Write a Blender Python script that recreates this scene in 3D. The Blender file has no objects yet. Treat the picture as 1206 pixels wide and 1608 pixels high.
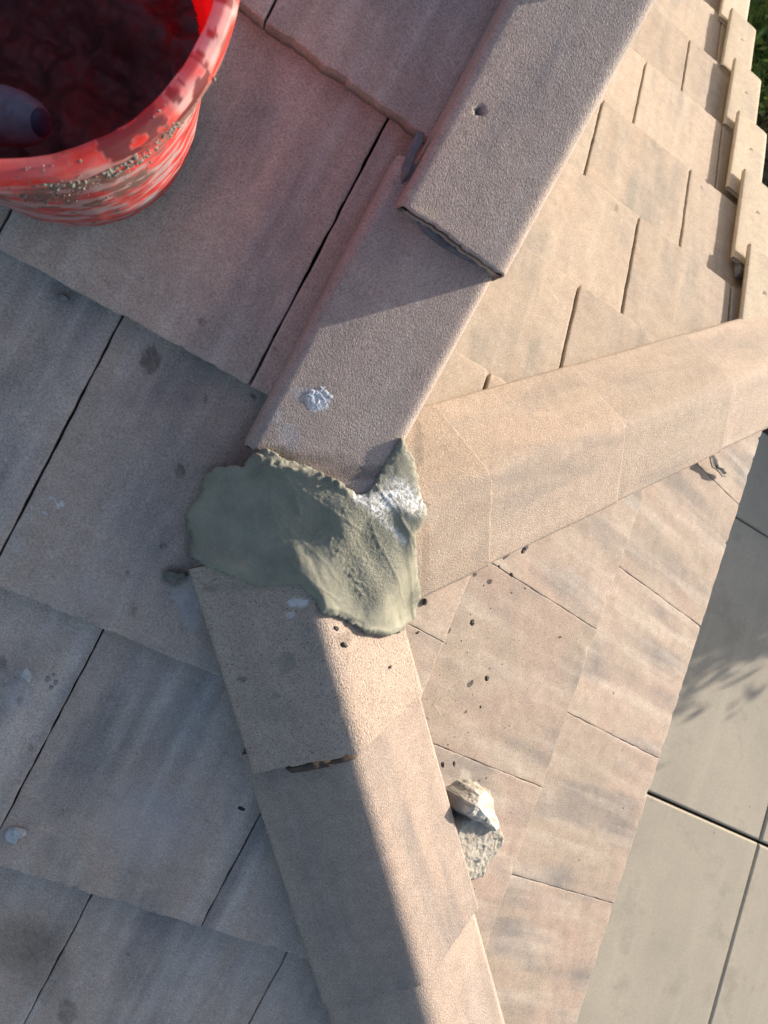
import bpy, bmesh, math, random
import numpy as np
from mathutils import Vector, Matrix

# ------------------------------------------------------------------ camera, light, exposure
SC = bpy.context.scene
COL = SC.collection
TH = 0.3408786888508864            # roof pitch (about 4.3 in 12)
T = math.tan(TH); CT = math.cos(TH); ST = math.sin(TH)
FPX = 1107.08
CAMC = np.array([-0.172903, -0.107238, 0.886191])
RWC = np.array([[0.85113734, 0.39127783, 0.3499527],      # world -> camera (x right, y down, z forward)
                [0.44256912, -0.89337743, -0.07751994],
                [0.28230801, 0.22085837, -0.93355437]])
cam = bpy.data.cameras.new('camera'); co = bpy.data.objects.new('camera', cam); COL.objects.link(co)
M3 = Matrix((RWC[0], -RWC[1], -RWC[2])).transposed()
co.matrix_world = Matrix.Translation(CAMC) @ M3.to_4x4()
cam.sensor_fit = 'VERTICAL'; cam.sensor_height = 36.0; cam.lens = 36.0 * FPX / 1608.0
cam.clip_start = 0.02; cam.clip_end = 500
cam.dof.use_dof = True; cam.dof.focus_distance = 1.0; cam.dof.aperture_fstop = 9.0
SC.camera = co

SUN_EL = math.radians(16.6); SUN_AZ = math.radians(42.6)
SUND = Vector((math.cos(SUN_EL) * math.cos(SUN_AZ), math.cos(SUN_EL) * math.sin(SUN_AZ), math.sin(SUN_EL)))
sl = bpy.data.lights.new('sun', 'SUN'); sl.energy = 4.2; sl.angle = math.radians(0.53); sl.color = (1.0, 0.885, 0.76)
so = bpy.data.objects.new('sun', sl); COL.objects.link(so)
so.rotation_euler = SUND.to_track_quat('Z', 'Y').to_euler()
w = bpy.data.worlds.new('World'); SC.world = w; w.use_nodes = True
nt = w.node_tree; sky = nt.nodes.new('ShaderNodeTexSky'); sky.sky_type = 'NISHITA'; sky.sun_disc = False
sky.sun_elevation = SUN_EL; sky.sun_rotation = math.radians(90) - SUN_AZ
sky.air_density = 1.0; sky.dust_density = 2.5; sky.ozone_density = 1.0
bg = nt.nodes['Background']; bg.inputs['Strength'].default_value = 0.105
nt.links.new(sky.outputs['Color'], bg.inputs['Color'])
SC.view_settings.view_transform = 'Standard'; SC.view_settings.look = 'None'
SC.view_settings.gamma = 1.0; SC.view_settings.use_curve_mapping = False
SC.view_settings.exposure = 1.12
SC.cycles.max_bounces = 8; SC.cycles.diffuse_bounces = 5; SC.cycles.transmission_bounces = 4

rnd = random.Random(7)
ZG = -2.6                       # ground level below the apex of the roof

# ------------------------------------------------------------------ small maths helpers
def ray(px):
    d = RWC.T @ np.array([px[0] - 603.0, px[1] - 804.0, FPX]); return d / np.linalg.norm(d)
NORM = {'L': np.array([0, -ST, CT]), 'R': np.array([0, ST, CT]), 'B': np.array([ST, 0, CT])}
def on(plane, px, off=0.0):      # the spot of a roof slope seen at a place of the survey picture
    n = NORM[plane]; d = ray(px); s = (off - n @ CAMC) / (n @ d); return CAMC + s * d
def onz(px, z):
    d = ray(px); return CAMC + d * (z - CAMC[2]) / d[2]
def _h(i, j, k, s):
    n = (i * 374761393 + j * 668265263 + k * 2147483647 + s * 1274126177) & 0xFFFFFFFF
    n = ((n ^ (n >> 13)) * 1274126177) & 0xFFFFFFFF
    return ((n ^ (n >> 16)) & 0xFFFF) / 65535.0 * 2 - 1
def noise(x, y, z=0.0, seed=0):
    x, y, z = np.broadcast_arrays(np.asarray(x, float), np.asarray(y, float), np.asarray(z, float))
    xi = np.floor(x).astype(np.int64); yi = np.floor(y).astype(np.int64); zi = np.floor(z).astype(np.int64)
    fx, fy, fz = x - xi, y - yi, z - zi
    sm = lambda t: t * t * (3 - 2 * t)
    ux, uy, uz = sm(fx), sm(fy), sm(fz); r = 0
    for a in (0, 1):
        for b in (0, 1):
            for c in (0, 1):
                wgt = (ux if a else 1 - ux) * (uy if b else 1 - uy) * (uz if c else 1 - uz)
                r = r + wgt * _h(xi + a, yi + b, zi + c, seed)
    return r
def fbm(x, y, z=0.0, seed=0, o=3):
    r = 0; a = 1.0
    for k in range(o):
        r = r + a * noise(np.asarray(x) * 2 ** k, np.asarray(y) * 2 ** k, np.asarray(z) * 2 ** k, seed + k); a *= .5
    return r
def sstep(a, b, x):
    t = np.clip((x - a) / (b - a), 0, 1); return t * t * (3 - 2 * t)

# ------------------------------------------------------------------ object helpers
def link(name, me, mat=None, parent=None, mw=None, smooth=True):
    o = bpy.data.objects.new(name, me); COL.objects.link(o)
    if mat: me.materials.append(mat)
    if smooth: me.polygons.foreach_set('use_smooth', [True] * len(me.polygons))
    if parent: o.parent = parent
    if mw is not None: o.matrix_basis = mw
    return o
def tag(o, label, cat, group=None, kind=None):
    if label: o['label'] = label
    if cat: o['category'] = cat
    if group: o['group'] = group
    if kind: o['kind'] = kind
    return o
def empty(name, loc=(0, 0, 0)):
    o = bpy.data.objects.new(name, None); COL.objects.link(o); o.location = loc; o.empty_display_size = .05; return o
def mesh(name, v, f, cols=None, colname='mark'):
    me = bpy.data.meshes.new(name); me.from_pydata([tuple(map(float, p)) for p in v], [], f); 
    if cols is None: cols = np.zeros((len(v), 4))
    if True:
        ca = me.color_attributes.new(colname, 'FLOAT_COLOR', 'POINT'); ca.data.foreach_set('color', np.asarray(cols, np.float32).ravel())
    me.update(); return me
def grid_faces(nu, nv, base=0, wrap=False, flip=False):
    f = []
    for i in range(nu - 1):
        for j in range(nv if wrap else nv - 1):
            a = base + i * nv + j; b = base + i * nv + (j + 1) % nv; c = base + (i + 1) * nv + (j + 1) % nv; d = base + (i + 1) * nv + j
            f.append((a, b, c, d) if not flip else (d, c, b, a))
    return f
def frame(X, Y, Z, O):
    m = Matrix.Identity(4)
    for i in range(3): m[i][0] = X[i]; m[i][1] = Y[i]; m[i][2] = Z[i]; m[i][3] = O[i]
    return m

# ------------------------------------------------------------------ materials
def newmat(name):
    m = bpy.data.materials.new(name); m.use_nodes = True
    n = m.node_tree.nodes; l = m.node_tree.links
    return m, n, l, n['Principled BSDF']
def nd(n, t, **k):
    x = n.new(t)
    for a, b in k.items(): setattr(x, a, b)
    return x
def noise_tex(n, l, vec, scale, detail=4, rough=.55):
    t = nd(n, 'ShaderNodeTexNoise'); t.inputs['Scale'].default_value = scale; t.inputs['Detail'].default_value = detail
    t.inputs['Roughness'].default_value = rough; l.new(vec, t.inputs['Vector']); return t.outputs['Fac']
def ramp(n, l, fac, stops):
    r = nd(n, 'ShaderNodeValToRGB'); e = r.color_ramp.elements
    while len(e) > 1: e.remove(e[-1])
    e[0].position = stops[0][0]; e[0].color = (*stops[0][1], 1)
    for p, c in stops[1:]:
        q = e.new(p); q.color = (*c, 1)
    l.new(fac, r.inputs['Fac']); return r.outputs['Color']
def g3(v): return (v, v, v)
def mix(n, l, a, b, fac, mode='MIX'):
    m = nd(n, 'ShaderNodeMix', data_type='RGBA', blend_type=mode)
    for s, x in ((6, a), (7, b)):
        if isinstance(x, tuple): m.inputs[s].default_value = (*x, 1)
        else: l.new(x, m.inputs[s])
    if isinstance(fac, float): m.inputs[0].default_value = fac
    else: l.new(fac, m.inputs[0])
    return m.outputs[2]
def mapped(n, l, vec, scale=(1, 1, 1), rnd_off=True, k=31.0):
    mp = nd(n, 'ShaderNodeMapping'); mp.inputs['Scale'].default_value = scale; l.new(vec, mp.inputs['Vector'])
    if rnd_off:
        oi = nd(n, 'ShaderNodeObjectInfo'); mu = nd(n, 'ShaderNodeMath', operation='MULTIPLY'); mu.inputs[1].default_value = k
        l.new(oi.outputs['Random'], mu.inputs[0]); l.new(mu.outputs[0], mp.inputs['Location'])
    return mp.outputs['Vector']

def tile_mat(name, base, warm, grey, light, bump=.35, bumpscale=420.0, speck=.5, streak=True, spt=.735, pits=.2, coarse=0.0, val=1.0, cscale=190, cdist=.0022):
    """concrete roof tile: local x across, local y up the slope"""
    m, n, l, p = newmat(name)
    tc = nd(n, 'ShaderNodeTexCoord'); ob = tc.outputs['Object']
    v0 = mapped(n, l, ob)
    vs = mapped(n, l, ob, (15, 2.2, 2), k=57.0)
    vs2 = mapped(n, l, ob, (34, 3.5, 3), k=91.0)
    cl = noise_tex(n, l, v0, 7, 5, .6)
    c = mix(n, l, base, warm, ramp(n, l, cl, [(.38, g3(0)), (.66, g3(1))]))
    if streak:
        s1 = ramp(n, l, noise_tex(n, l, vs, 1.0, 3, .5), [(.46, g3(0)), (.61, g3(1))])
        s2 = ramp(n, l, noise_tex(n, l, vs2, 1.0, 3, .5), [(.48, g3(0)), (.78, g3(1))])
        brk = ramp(n, l, noise_tex(n, l, v0, 5.5, 3, .5), [(.35, g3(0)), (.62, g3(1))])
        f1 = nd(n, 'ShaderNodeMath', operation='MULTIPLY'); l.new(s1, f1.inputs[0]); l.new(brk, f1.inputs[1])
        c = mix(n, l, c, grey, f1.outputs[0])
        f2 = nd(n, 'ShaderNodeMath', operation='MULTIPLY'); l.new(s2, f2.inputs[0]); f2.inputs[1].default_value = .55
        c = mix(n, l, c, light, f2.outputs[0])
    # mottling, pores and pale sand grains
    md = noise_tex(n, l, v0, 45, 6, .7)
    c = mix(n, l, c, ramp(n, l, md, [(.3, g3(.84)), (.7, g3(1.14))]), .7, 'MULTIPLY')
    fine = noise_tex(n, l, v0, 430, 4, .75)
    c = mix(n, l, c, ramp(n, l, fine, [(.33, g3(.60)), (.5, g3(1.0)), (.67, g3(1.34))]), .9, 'MULTIPLY')
    sp = noise_tex(n, l, v0, 520, 1, .5)
    c = mix(n, l, c, (.62, .58, .52), ramp(n, l, sp, [(spt, g3(0)), (spt + .05, g3(speck))]))
    dk = noise_tex(n, l, mapped(n, l, ob, (1, 1.9, 1)), 300, 1, .5)
    c = mix(n, l, c, (.06, .05, .045), ramp(n, l, dk, [(pits, g3(.75)), (pits + .05, g3(0))]))
    oi = nd(n, 'ShaderNodeObjectInfo'); hv = nd(n, 'ShaderNodeHueSaturation')
    mr = nd(n, 'ShaderNodeMapRange'); mr.inputs['To Min'].default_value = .88 * val; mr.inputs['To Max'].default_value = 1.1 * val
    l.new(oi.outputs['Random'], mr.inputs['Value']); l.new(mr.outputs[0], hv.inputs['Value']); l.new(c, hv.inputs['Color'])
    c = mix(n, l, hv.outputs['Color'], oi.outputs['Color'], 1.0, 'MULTIPLY')
    at = nd(n, 'ShaderNodeAttribute', attribute_name='mark')
    c = mix(n, l, c, at.outputs['Color'], at.outputs['Alpha'])
    l.new(c, p.inputs['Base Color']); p.inputs['Roughness'].default_value = .88; p.inputs['Specular IOR Level'].default_value = .3
    b = nd(n, 'ShaderNodeBump'); b.inputs['Strength'].default_value = bump; b.inputs['Distance'].default_value = .0012
    h = noise_tex(n, l, v0, bumpscale, 3, .65); l.new(h, b.inputs['Height'])
    out = b.outputs['Normal']
    b2 = nd(n, 'ShaderNodeBump'); b2.inputs['Strength'].default_value = .25; b2.inputs['Distance'].default_value = .0012
    l.new(md, b2.inputs['Height']); l.new(out, b2.inputs['Normal']); out = b2.outputs['Normal']
    if coarse:
        va = mapped(n, l, ob, (1, .55, 1)); b3 = nd(n, 'ShaderNodeBump'); b3.inputs['Strength'].default_value = coarse; b3.inputs['Distance'].default_value = cdist
        l.new(noise_tex(n, l, va, cscale, 3, .6), b3.inputs['Height']); l.new(out, b3.inputs['Normal']); out = b3.outputs['Normal']
    l.new(out, p.inputs['Normal'])
    return m

MT_L = tile_mat('tile_brown_grey', (.40, .328, .282), (.43, .345, .288), (.26, .232, .218), (.56, .51, .475), bump=.5, speck=.75, spt=.71)
MT_B = tile_mat('tile_pink_tan', (.325, .272, .222), (.34, .262, .216), (.205, .185, .172), (.47, .415, .36), bump=.35, speck=.35)
MT_R = tile_mat('tile_tan', (.335, .28, .23), (.33, .268, .214), (.25, .222, .192), (.40, .35, .292), bump=.35, speck=.25)
MT_U = tile_mat('rake_tile_rough', (.38, .315, .28), (.41, .335, .29), (.30, .265, .25), (.45, .40, .36), bump=.6, coarse=1.0, cscale=640, cdist=.0014)
MT_H2 = tile_mat('hip_tile_buff', (.315, .255, .215), (.335, .268, .225), (.225, .195, .178), (.37, .32, .28), bump=.6, coarse=.9, cscale=520, cdist=.0013)
MT_H2P = tile_mat('hip_tile_pitted', (.315, .255, .21), (.335, .268, .22), (.235, .205, .185), (.37, .32, .28), bump=.6, coarse=1.0, cscale=420, cdist=.0016, pits=.30)
MT_H1 = tile_mat('hip_tile_tan', (.335, .278, .226), (.355, .288, .238), (.27, .235, .203), (.385, .33, .28), bump=.5, coarse=1.0, cscale=520, cdist=.0016)
MT_G = tile_mat('gable_tile_cream', (.41, .35, .275), (.39, .33, .255), (.35, .305, .25), (.45, .40, .33), bump=.3, coarse=.15)

def simple(name, col, rough=.9, nscale=60.0, amp=.25, bump=.3, bdist=.002, spec=.3, vec='Object', bscale=None):
    m, n, l, p = newmat(name); tc = nd(n, 'ShaderNodeTexCoord'); v = tc.outputs[vec]
    f = noise_tex(n, l, v, nscale, 5, .65)
    c = mix(n, l, tuple(x * (1 - amp) for x in col), tuple(min(1, x * (1 + amp)) for x in col), ramp(n, l, f, [(.3, g3(0)), (.7, g3(1))]))
    l.new(c, p.inputs['Base Color']); p.inputs['Roughness'].default_value = rough; p.inputs['Specular IOR Level'].default_value = spec
    b = nd(n, 'ShaderNodeBump'); b.inputs['Strength'].default_value = bump; b.inputs['Distance'].default_value = bdist
    l.new(noise_tex(n, l, v, bscale or nscale * 3, 4, .65), b.inputs['Height']); l.new(b.outputs['Normal'], p.inputs['Normal'])
    return m
M_FELT = simple('roofing_felt', (.03, .028, .027)); M_WALL = simple('stucco', (.5, .44, .36), nscale=40)
M_FASCIA = simple('fascia_paint', (.42, .36, .29), .6, 20, .08, .1)
M_MASTIC = simple('grey_sealant', (.10, .105, .12), .55, 60, .4, .6, .002)
M_MASTIC2 = simple('blue_grey_sealant', (.13, .13, .145), .55, 90, .3, .4, .001)
M_CRUMB = simple('dark_crumb', (.075, .07, .06), .95, 300, .5, .6, .001)
M_CHIP = simple('pale_chip', (.36, .38, .40), .85, 200, .2, .4, .001)
M_LEAF = simple('dry_leaf', (.06, .055, .05), .7, 200, .4)

# wet green-grey mortar, with vertex marks (pale bloom)
def mortar_mat():
    m, n, l, p = newmat('green_grey_mortar'); tc = nd(n, 'ShaderNodeTexCoord'); v = tc.outputs['Object']
    f = noise_tex(n, l, v, 22, 5, .6)
    c = mix(n, l, (.166, .169, .133), (.242, .24, .19), ramp(n, l, f, [(.32, g3(0)), (.68, g3(1))]))
    f2 = noise_tex(n, l, v, 500, 3, .6)
    c = mix(n, l, c, ramp(n, l, f2, [(.3, g3(.85)), (.7, g3(1.15))]), .8, 'MULTIPLY')
    at = nd(n, 'ShaderNodeAttribute', attribute_name='mark'); sep = nd(n, 'ShaderNodeSeparateColor'); l.new(at.outputs['Color'], sep.inputs[0])
    wn = noise_tex(n, l, v, 160, 4, .7); wm = nd(n, 'ShaderNodeMath', operation='MULTIPLY'); l.new(sep.outputs[0], wm.inputs[0])
    l.new(ramp(n, l, wn, [(.38, g3(0)), (.56, g3(1))]), wm.inputs[1])
    c = mix(n, l, c, (.72, .73, .74), wm.outputs[0])
    l.new(c, p.inputs['Base Color']); p.inputs['Roughness'].default_value = .72; p.inputs['Specular IOR Level'].default_value = .35
    b = nd(n, 'ShaderNodeBump'); b.inputs['Distance'].default_value = .0022
    gs = nd(n, 'ShaderNodeMath', operation='MULTIPLY_ADD'); l.new(sep.outputs[1], gs.inputs[0]); gs.inputs[1].default_value = .7; gs.inputs[2].default_value = .28
    l.new(gs.outputs[0], b.inputs['Strength']); l.new(noise_tex(n, l, v, 330, 4, .7), b.inputs['Height']); l.new(b.outputs['Normal'], p.inputs['Normal'])
    return m
M_MORTAR = mortar_mat()

# ------------------------------------------------------------------ marks on the tiles: (x, y on the picture), radii, colour, strength
DARK = (.055, .045, .04); GRN = (.10, .10, .075); PALE = (.42, .43, .47); WHT = (.62, .66, .70); BRN = (.09, .075, .055)
MARKS = {'L': [((237, 566), 17, 21, DARK, .72), ((316, 505), 5.5, 5, DARK, .6), ((399, 623), 6, 5, DARK, .75), ((323, 628), 3, 3, DARK, .6),
    ((283, 740), 7.5, 11.5, GRN, .7), ((254, 857), 6, 4, DARK, .7), ((199, 901), 5, 3, DARK, .7), ((210, 960), 6, 7, DARK, .45), ((289, 930), 3, 2, DARK, .6),
    ((300, 850), 9, 45, (.17, .17, .15), .5), ((325, 740), 22, 9, (.18, .18, .16), .45), ((300, 895), 20, 14, (.2, .19, .165), .35), ((225, 620), 90, 20, (.17, .15, .15), .22), ((30, 1100), 6, 9, BRN, .65), ((42, 1106), 5, 3.5, BRN, .55), ((3, 1043), 9, 12, DARK, .6), ((48, 1174), 6, 3.5, DARK, .5),
    ((300, 950), 17, 42, PALE, .38), ((280, 935), 12, 14, PALE, .4), ((83, 783), 6, 4, WHT, .6), ((94, 792), 8, 6, WHT, .6), ((71, 806), 5, 3, WHT, .55), ((12, 721), 4, 3, WHT, .5), ((40, 720), 5, 3, WHT, .4),
    ((30, 1095), 22, 25, PALE, .25), ((25, 1480), 55, 42, BRN, .45), ((70, 1510), 40, 60, DARK, .4), ((105, 1590), 16, 22, DARK, .5), ((200, 1498), 5, 3, DARK, .5),
    ((120, 930), 60, 30, PALE, .12), ((325, 1288), 4, 3, DARK, .5), ((273, 905), 22, 15, BRN, .5), ((433, 549), 2.5, 2.5, DARK, .6), ((30, 860), 14, 16, PALE, .2),
    ((345, 740), 18, 10, DARK, .35), ((290, 1120), 60, 80, PALE, .12), ((230, 1290), 70, 60, (.33, .36, .42), .3), ((160, 870), 8, 6, PALE, .2)],
    'B': [((668, 950), 7, 26, (.16, .15, .12), .35), ((655, 985), 16, 8, (.2, .18, .15), .3), ((731, 1226), 10, 20, (.55, .52, .45), .35), ((686, 1110), 6, 4, (.6, .55, .45), .2)],
    'R': [((968, 327), 2.2, 9, BRN, .6), ((1103, 296), 2, 2, DARK, .8)],
    'U': [((500, 628), 20, 17, WHT, .85), ((478, 618), 22, 12, PALE, .4), ((452, 690), 20, 26, PALE, .3), ((436, 655), 8, 12, WHT, .2), ((430, 715), 34, 13, BRN, .85), ((497, 722), 50, 9, BRN, .4), ((560, 742), 45, 13, DARK, .55), ((645, 305), 9, 8, (.5, .52, .4), .4), ((670, 335), 30, 10, (.5, .42, .32), .4)],
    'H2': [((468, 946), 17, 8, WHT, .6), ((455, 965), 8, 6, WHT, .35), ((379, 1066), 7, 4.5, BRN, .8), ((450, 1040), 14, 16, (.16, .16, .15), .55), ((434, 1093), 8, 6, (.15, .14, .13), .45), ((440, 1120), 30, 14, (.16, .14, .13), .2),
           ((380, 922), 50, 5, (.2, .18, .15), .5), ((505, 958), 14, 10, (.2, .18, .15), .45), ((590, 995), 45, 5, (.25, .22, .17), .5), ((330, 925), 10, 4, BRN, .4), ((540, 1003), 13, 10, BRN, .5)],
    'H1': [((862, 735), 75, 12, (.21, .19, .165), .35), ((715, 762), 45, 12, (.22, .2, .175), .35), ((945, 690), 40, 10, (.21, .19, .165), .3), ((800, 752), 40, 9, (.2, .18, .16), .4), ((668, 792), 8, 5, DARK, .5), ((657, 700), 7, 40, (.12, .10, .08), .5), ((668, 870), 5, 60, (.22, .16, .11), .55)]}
def paint_marks(P, key, seed=0):
    """P: (n,3) world points -> RGBA; stains with ragged soft outlines"""
    out = np.zeros((len(P), 4)); mk = MARKS.get(key, [])
    if not mk: return out
    c = (P - CAMC) @ RWC.T; z = np.maximum(c[:, 2], .05); X = 603 + FPX * c[:, 0] / z; Y = 804 + FPX * c[:, 1] / z
    for i, ((mx, my), rx, ry, colr, a) in enumerate(mk):
        near = (abs(X - mx) < rx * 2 + 4) & (abs(Y - my) < ry * 2 + 4)
        if not near.any(): continue
        # the distance is measured on the surface, in metres, from the spot itself
        sel = P[near]; k = np.argmin((X[near] - mx) ** 2 + (Y[near] - my) ** 2); ctr = sel[k]
        zz = z[near][k]
        dx = (X[near] - mx) / rx; dy = (Y[near] - my) / ry
        r = np.hypot(dx, dy) + .16 * noise(sel[:, 0] * 160 + i * 7, sel[:, 1] * 160, 0, 5 + i) + .1 * noise(sel[:, 0] * 420, sel[:, 1] * 420, i, 9)
        soft = .12 if rx < 26 else .5
        al = a * (1 - sstep(1 - soft, 1 + soft, r)) * (.85 + .25 * noise(sel[:, 0] * 300, sel[:, 1] * 300, i, 3))
        al = np.clip(al, 0, 1); al = np.where(np.hypot(sel[:, 0] - ctr[0], sel[:, 1] - ctr[1]) < .25, al, 0)
        o = out[near]; na = al + o[:, 3] * (1 - al); na2 = np.maximum(na, 1e-6)
        o[:, :3] = (np.array(colr) * al[:, None] + o[:, :3] * (o[:, 3] * (1 - al))[:, None]) / na2[:, None]; o[:, 3] = na; out[near] = o
    return out

# ------------------------------------------------------------------ flat roof tiles
TT = .026      # tile thickness
EXP = .3525    # exposure along the slope
def axis_coords(a, b, step, rnd_r=.002):
    e = [0, .0005, .0012, rnd_r, .006]
    mid = np.arange(a + .007 + step, b - .007 - step * .5, step)
    return np.array([a + q for q in e] + list(mid) + [b - q for q in reversed(e)])
def edge_drop(d, r=.002):
    d = np.clip(d, 0, r); return r - np.sqrt(np.maximum(r * r - (r - d) ** 2, 0))
def flat_tile(name, slope, plane, xc, yb, wdt=.305, gap=.003, step=.012, mat=None, clips=(), lift=0.0, seed=0, exp=EXP, chips=()):
    """xc: centre across the slope (world), yb: world coordinate of the butt along the fall direction"""
    Ln = exp + .065
    if plane == 'L': X, Y, Z = Vector((1, 0, 0)), Vector((0, CT, ST)), Vector(NORM['L']); O = Vector((xc, yb, yb * T))
    if plane == 'R': X, Y, Z = Vector((-1, 0, 0)), Vector((0, -CT, ST)), Vector(NORM['R']); O = Vector((xc, yb, -yb * T))
    if plane == 'B': X, Y, Z = Vector((0, 1, 0)), Vector((-CT, 0, ST)), Vector(NORM['B']); O = Vector((yb, xc, -yb * T))
    mw = frame(X, Y, Z, O)
    hw = wdt / 2 - gap / 2
    xs = axis_coords(-hw, hw, step); ys = axis_coords(0, Ln, step)
    gx, gy = np.meshgrid(xs, ys, indexing='ij'); 
    d = np.minimum.reduce([edge_drop(gx + hw) + 0, ]) 
    drop = edge_drop(gx + hw) + edge_drop(hw - gx) + edge_drop(gy)
    sx = seed * 3.7
    z = -drop - gy * TT / exp + lift + .0006 * fbm(gx * 30 + sx, gy * 30, 0, seed) 
    px = gx.copy(); py = gy.copy()
    # worn, slightly ragged edges
    wy = np.clip(1 - gy / .012, 0, 1); py = py + wy * (.0015 * fbm(gx * 60 + sx, 3.3, 0, seed, 4) + .0006)
    ch = np.maximum(noise(gx * 90 + sx, 7.7, 0, seed + 5) - .45, 0) * wy
    py = py + ch * .008; z = z - ch * .006
    wx = np.clip(1 - (gx + hw) / .01, 0, 1) - np.clip(1 - (hw - gx) / .01, 0, 1)
    px = px + wx * .0007 * fbm(gy * 50 + sx, 1.1, 0, seed + 2, 3)
    top = np.stack([px, py, z], -1).reshape(-1, 3)
    nu, nv = len(xs), len(ys)
    loop = [i * nv for i in range(nu)] + [(nu - 1) * nv + j for j in range(1, nv)] + [i * nv + nv - 1 for i in range(nu - 2, -1, -1)] + [j for j in range(nv - 2, 0, -1)]
    tp = top[loop]
    bot = tp.copy(); bot[:, 2] = -TT - bot[:, 1] * TT / exp + .0007 + lift
    midr = tp.copy(); midr[:, 2] = (tp[:, 2] * .55 + bot[:, 2] * .45)
    midr[:, 1] += .0012 * noise(tp[:, 0] * 200 + sx, tp[:, 1] * 200, 1, seed) 
    V = np.vstack([top, midr, bot]); F = grid_faces(nu, nv, 0, flip=True)
    nl = len(loop); b1 = nu * nv; b2 = b1 + nl
    for i in range(nl):
        j = (i + 1) % nl
        F.append((loop[i], b1 + i, b1 + j, loop[j])); F.append((b1 + i, b2 + i, b2 + j, b1 + j))
    F.append(tuple(range(b2 + nl - 1, b2 - 1, -1)))
    R3 = np.array(mw.to_3x3()); Wp = V @ R3.T + np.array(O)
    me = mesh(name, V, F, paint_marks(Wp, plane, seed))
    if clips:
        bm = bmesh.new(); bm.from_mesh(me); inv = mw.inverted(); ok = True
        for (pc, pn) in clips:      # keep the side pn points to
            lc = inv @ Vector(pc); ln = inv.to_3x3() @ Vector(pn)
            g = bmesh.ops.bisect_plane(bm, geom=bm.verts[:] + bm.edges[:] + bm.faces[:], plane_co=lc, plane_no=ln, clear_inner=True)
            ce = [x for x in g['geom_cut'] if isinstance(x, bmesh.types.BMEdge) and x.is_valid and len(x.link_faces) < 2]
            if ce:
                try: bmesh.ops.holes_fill(bm, edges=ce, sides=0)
                except Exception: pass
        n = len(bm.verts); 
        if n < 8: bm.free(); bpy.data.meshes.remove(me); return None
        bm.to_mesh(me); bm.free()
    o = link(name, me, mat, slope, mw)
    return o

SL = {}
for k, lab in (('L', 'broad shaded brown-grey flat tile slope under the red bucket'), ('R', 'sunlit tan flat tile slope at upper right behind the rake tiles'), ('B', 'sunlit pinkish tan flat tile slope above the concrete, with the loose rock on it')):
    SL[k] = tag(empty('roof_slope'), lab, 'roof')

# left slope: butts face -y
def lerp(a, b, t): return a + (b - a) * t
HIP_L = ((0, 0, 0), (-1, -1, 0)); sd = 1
for k in range(-3, 6):
    yb = .4835 - .3325 * k
    off = (-.139, -.302, -.157, -.006, -.150, 0.0)[k - 1 + 0] if 1 <= k <= 5 else (.003 if k % 2 == 0 else -.15)
    for i in range(-5, 4):
        jx = off + .305 * i                       # right-hand joint of this tile
        xc = jx - .1525
        if xc - .15 > .05 - max(-(yb + .36), 0) * -1 and False: continue
        if yb >= 0 and xc - .15 > .03: continue
        if yb < 0 and (xc - .15) + yb > .06: continue
        if xc < -1.5: continue
        vis = xc > -.75 and -.9 < yb < .7
        clips = []
        if yb < .05 and xc + .15 > .02: clips.append(((.012, .012, 0), (-1, -1, 0)))
        if xc + .16 > .03: clips.append(((.03 if yb > 0 else 1.5, 0, 0), (-1, 0, 0)))
        flat_tile('roof_tile', SL['L'], 'L', xc, yb, step=.0042 if vis else .02, mat=MT_L, clips=clips, seed=sd, gap=.0027 if yb > -.3 else .0017); sd += 1
# lower right slope: butts face +x, the eave is the last one
for k, (xb, ex) in enumerate(((.980, .36), (.640, .36), (.300, .36))):
    y0 = (-.015, -.157, -.01)[k]
    for i in range(-5, 5):
        jy = y0 + .3025 * i; yc = jy - .1525
        lo, hi = yc - .16, yc + .16
        if lo > xb + .03: continue
        if hi < -xb - .06 and xb < .9: continue
        vis = -1.1 < yc < 1.0
        clips = []
        if hi > xb - .40: clips.append(((.012, .0, 0), (1, -1, 0)))
        if lo < -(xb - .42): clips.append(((.012, .0, 0), (1, 1, 0)))
        flat_tile('roof_tile', SL['B'], 'B', yc, xb, step=.006 if vis else .02, mat=MT_B, clips=clips, seed=sd, gap=.0026, exp=.3525); sd += 1
# right slope: butts face +y
for k in range(0, 9):
    yb = .445 + .3345 * k
    off = (.52, .67, .497, .344, .463, .622, .46, .61, .44)[k]
    for i in range(-3, 3):
        jx = off + .305 * i; xc = jx - .1525
        if xc + .15 < -.02: continue
        xm = .88 - (yb - 1.2) * .03
        if xc - .15 > xm: continue
        clips = []
        if xc + .16 > yb - .45: clips.append(((0, .012, 0), (-1, 1, 0)))
        if xc + .16 > xm: clips.append(((xm, 0, 0), (-1, 0, 0)))
        flat_tile('roof_tile', SL['R'], 'R', xc, yb, step=.008, mat=MT_R, clips=clips, seed=sd, gap=.0065, lift=0, exp=.355); sd += 1

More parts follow.
